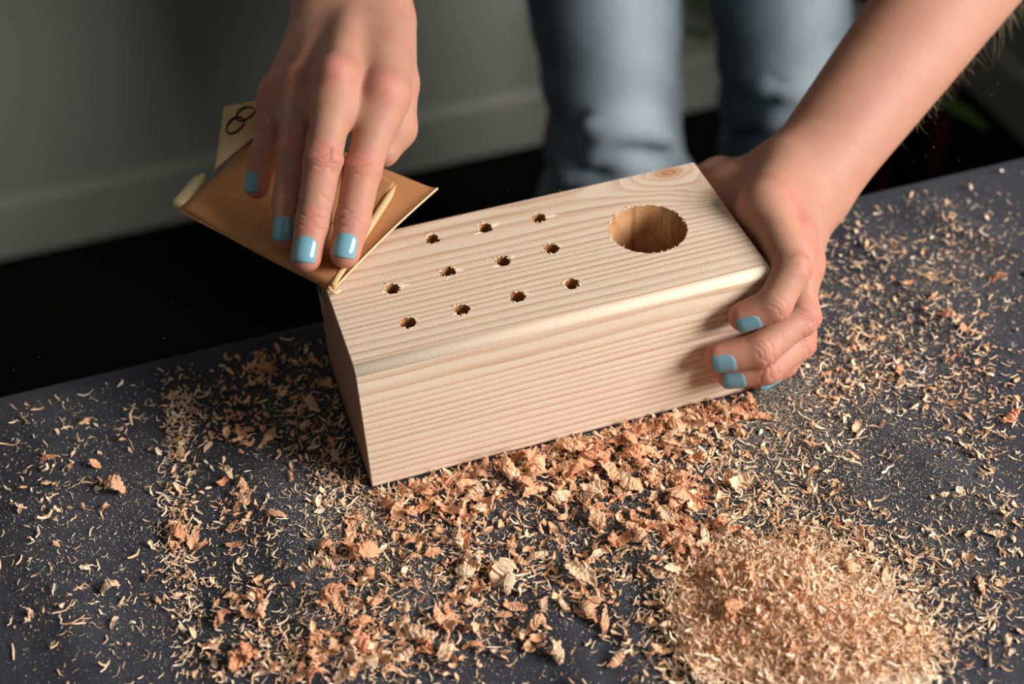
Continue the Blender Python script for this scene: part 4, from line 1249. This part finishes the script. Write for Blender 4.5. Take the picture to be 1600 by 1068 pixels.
def region(px, py):
    """which stretch of the cloth a piece lies on, told by what it lies beside"""
    p = Pz(px, py, 0); x, y = p[0], p[1]
    if px < 200: return 'on bare cloth at far left'
    if px < 335: return 'in the left shavings line'
    if px < 480 and py < 720: return 'in the shade left of the block'
    if px < 480: return 'on cloth left of the drift'
    if x < 0 and py < 770: return "by the block's dark end"
    if px > 1225 and py < 470: return "by the cloth's far edge"
    if px > 1225 and py < 790: return 'right of the gripping hand'
    if px > 1420: return 'at the lower right edge'
    if px > 1060 and py > 850: return 'on the sawdust heap'
    if px > 1060 and y < -.02: return 'between heap and hand'
    if y > -.022: return "along the block's front edge"
    if py > 960: return 'along the bottom of the picture'
    if px < 640: return "before the block's near corner"
    return 'in the thick of the drift' if px > 860 else 'in the left of the drift'
NUM = 'zero one two three four five six seven eight nine ten eleven twelve thirteen fourteen fifteen sixteen seventeen eighteen nineteen twenty'.split()
ORD = 'zeroth first second third fourth fifth sixth seventh eighth ninth tenth eleventh twelfth thirteenth fourteenth fifteenth sixteenth seventeenth eighteenth nineteenth twentieth'.split()
def individuals(name, cat, spec, fam, shares, n, smin_, smax_, seed, margin, cuts):
    g = np.random.default_rng(seed); rows = []
    shp_names = list(fam); tones = list(TONES)
    while len(rows) < n:
        px, py = draw_px(spec, 1, g); px, py = float(px[0]), float(py[0])
        if not (-10 < px < 1610 and py < 1080): continue
        p = Pz(px, py, .002)
        s = float(np.clip(g.lognormal(math.log((smin_ + smax_) / (2.15 if fam is SHAPES else 2.5)), .36), smin_, smax_))
        if px < 480 or px > 1240: s = max(smin_ * .8, s * .72)
        if not allowed(np.array([p[0]]), np.array([p[1]]), s * .5 + margin)[0]: continue
        if any((px - a) ** 2 + (py - b) ** 2 < 20 ** 2 for a, b in used_px): continue
        shp = shp_names[int(g.choice(len(shp_names), p=shares))]; tone = tones[int(g.choice(3, p=(.28, .42, .30)))]
        ml = MESH[shp, tone]
        o = place(name, ml[int(g.integers(len(ml)))], px, py, s, float(g.uniform(0, 6.28)), (float(g.normal(0, .35)), float(g.normal(0, .3))),
                  (1, float(g.uniform(.75, 1.1)), float(g.uniform(.6, 1.0))))
        if fam is SHAPES and 500 < px < 1240: o.location.z += .0012
        size = 'small' if s < cuts[0] else ('large' if s > cuts[1] else 'middling')
        rows.append((o, px, (size, tone, shp, region(px, py))))
    groups = {}
    for o, px, key in rows: groups.setdefault(key, []).append((px, o))
    for (size, tone, shp, reg), lst in groups.items():
        lst.sort(key=lambda q: q[0]); k = len(lst)
        for i, (px, o) in enumerate(lst):
            what = f'{size} {tone} {shp}' if 'splinter' in shp else (f'{size} {tone} bent wood flake' if shp == 'bent flake' else f'{size} {tone} wood {shp}')
            if k == 1: lab = f'{what} {reg}'
            elif i == 0: lab = f'{what} {reg}, leftmost of {NUM[k]}'
            elif i == k - 1: lab = f'{what} {reg}, rightmost of {NUM[k]}'
            else: lab = f'{what} {reg}, {ORD[i + 1]} of {NUM[k]} from left'
            tag(o, lab, cat, cat + 's on the cloth')
individuals('wood_shaving', 'wood shaving', CURL_D, SHAPES, (.38, .14, .42, .06), 285, .0058, .0175, 5, .0002, (.0088, .0125))
individuals('wood_splinter', 'wood splinter', SLIV_D, SPL, (.5, .5), 200, .0050, .0105, 6, .0008, (.0062, .0080))

# the uncountable rest
def field(spec, n, seed, margin, zadd, mound=True):
    g = np.random.default_rng(seed)
    px, py = draw_px(spec, n, g)
    m = (px > -700) & (px < 2300) & (py < 1700)
    x, y = to_table(px[m], py[m]); ok = allowed(x, y, margin); x, y = x[ok], y[ok]
    z = cloth_h(x, y) + (mound_h(x, y) if mound else 0) + zadd
    return x, y, z, g
small_curls = [curl_template(500 + i, (9, 3)) for i in range(24)]
x, y, z, g = field(CURL_D, 2700, 31, .0016, .0001)
tag(scatter('loose_small_shavings', small_curls, x, y, z + g.uniform(0, .0015, len(x)), np.clip(g.lognormal(math.log(.0038), .4, len(x)), .0016, .008), .6, g, M['curl_small'], g.beta(2, 2, len(x))),
    'countless small tan curls scattered over the dark cloth around the block', 'wood shavings')
small_sl = [sliver_template(700 + i, 4) for i in range(24)]
x, y, z, g = field(SLIV_D, 11500, 32, .0010, .00005)
tag(scatter('loose_fine_slivers', small_sl, x, y, z + g.uniform(0, .0008, len(x)), np.clip(g.lognormal(math.log(.0028), .5, len(x)), .0010, .009), .35, g, M['sliver_small'], g.beta(2, 2, len(x))),
    'fine pale slivers strewn across the dark cloth', 'wood slivers')
x, y, z, g = field(SLIV_D, 3000, 35, .0012, .0001)
tag(scatter('loose_pale_flakes', small_curls, x, y, z, np.clip(g.lognormal(math.log(.0027), .45, len(x)), .0012, .006), .6, g, M['sliver_small'], g.beta(2, 2, len(x))),
    'small pale flakes lying among the slivers on the cloth', 'wood flakes')
def speck_template(seed):
    r = np.random.default_rng(seed)
    v = np.array([(1, 0, 0), (-.6, .6, 0), (-.5, -.7, .1), (0, 0, .6)]) * r.uniform(.5, 1.1, (4, 3)) * .5
    return v, np.array([(0, 1, 2), (0, 3, 1), (1, 3, 2), (2, 3, 0)])
specks = [speck_template(i) for i in range(8)]
x, y, z, g = field(DUST_D, 130000, 33, .0003, .0)
tag(scatter('sawdust', specks, x, y, z, np.clip(g.lognormal(math.log(.00052), .5, len(x)), .00022, .0022), .8, g, M['dust'], g.uniform(0, 1, len(x))),
    'fine pale sawdust sprinkled over the whole dark cloth', 'sawdust')

# the pale heap at lower right
def heap():
    n = 130; c = Pz(1240, 970, 0); r0 = .085
    xs = np.linspace(c[0] - r0, c[0] + r0, n); ys = np.linspace(c[1] - r0, c[1] + r0, n)
    X, Y = np.meshgrid(xs, ys, indexing='ij')
    gg = np.random.default_rng(8)
    Z = cloth_h(X, Y) + mound_h(X, Y) - .0026 + gg.normal(0, .0007, X.shape) + .0012 * np.sin(X * 410 + 3 * np.sin(Y * 260)) * np.sin(Y * 380 + 2 * np.sin(X * 310))
    idx = np.arange(n * n).reshape(n, n)
    f = np.stack([idx[:-1, :-1], idx[1:, :-1], idx[1:, 1:], idx[:-1, 1:]], -1).reshape(-1, 4)
    keep = (Z - cloth_h(X, Y)).reshape(-1)[f].max(1) > -.0002
    me = pydata('sawdust_heap', np.stack([X, Y, Z], -1).reshape(-1, 3), f[keep])
    a = me.attributes.new('tint', 'FLOAT', 'POINT'); a.data.foreach_set('value', gg.uniform(.35, 1, n * n).astype(np.float32))
    o = link('sawdust_heap', me, M['dust'], smooth=True); o['kind'] = 'stuff'
    tag(o, 'low pale heap of fluffy sawdust at the lower right of the cloth', 'sawdust heap')
    H_D = [(1195, 950, 90, 60, .1, 3), (1260, 1010, 130, 55, .1, 4), (1150, 1010, 90, 60, 0, 3), (1330, 1000, 100, 55, .2, 2.4), (1240, 900, 110, 45, .3, 1.6), (1120, 950, 60, 60, 0, 1.2)]
    x, y, z, g = field(H_D, 12000, 61, .001, .0)
    tag(scatter('heaped_slivers', small_sl, x, y, z + g.uniform(-.0006, .0016, len(x)), np.clip(g.lognormal(math.log(.0038), .45, len(x)), .0014, .009), .5, g, M['sliver_small'], g.beta(2, 2, len(x))),
        'fluffy mass of pale slivers covering the heap at lower right', 'wood slivers')
    x, y, z, g = field(H_D, 1100, 62, .001, .0)
    tag(scatter('heaped_small_flakes', small_curls, x, y, z + g.uniform(-.0004, .0020, len(x)), np.clip(g.lognormal(math.log(.0040), .4, len(x)), .0016, .008), .7, g, M['curl_small'], g.uniform(.3, 1, len(x))),
        'small pale flakes heaped on the sawdust at lower right', 'wood shavings')
heap()

# sawdust on the block's top and specks of dust in the air
def block_dust():
    g = np.random.default_rng(9)
    x = g.uniform(.004, BL - .004, 900); y = g.uniform(.008, BW - .004, 900)
    ok = np.hypot(x - BIG[0], y - BIG[1]) > BIGR + .001
    for hx, hy in HOLES: ok &= np.hypot(x - hx, y - hy) > HR + .0008
    x, y = x[ok], y[ok]
    tag(scatter('dust_on_block', specks, x, y, np.full(len(x), BH), np.clip(g.lognormal(math.log(.00045), .4, len(x)), .0002, .0013), .8, g, M['dust'], g.uniform(.4, 1, len(x))),
        'fine sawdust specks on the top of the pine block', 'sawdust')
    n = 420
    px = np.concatenate([g.uniform(0, 1600, 220), g.uniform(1200, 1560, 130), g.uniform(650, 1100, 70)]); py = np.concatenate([g.uniform(0, 620, 220), g.uniform(120, 320, 130), g.uniform(150, 330, 70)])
    dep = g.uniform(.62, 1.0, n)
    p = np.array([Pd(a, b, c) for a, b, c in zip(px, py, dep)])
    ok = (p[:, 2] > .012) & ~((p[:, 0] > -.01) & (p[:, 0] < BL + .01) & (p[:, 1] > -.01) & (p[:, 1] < BW + .02) & (p[:, 2] < BH + .01))
    p = p[ok]
    tag(scatter('floating_dust', specks, p[:, 0], p[:, 1], p[:, 2], g.uniform(.00018, .00055, len(p)), 2.0, g, M['dust'], g.uniform(.5, 1, len(p))),
        'tiny specks of sawdust hanging in the air above the table', 'dust')
block_dust()
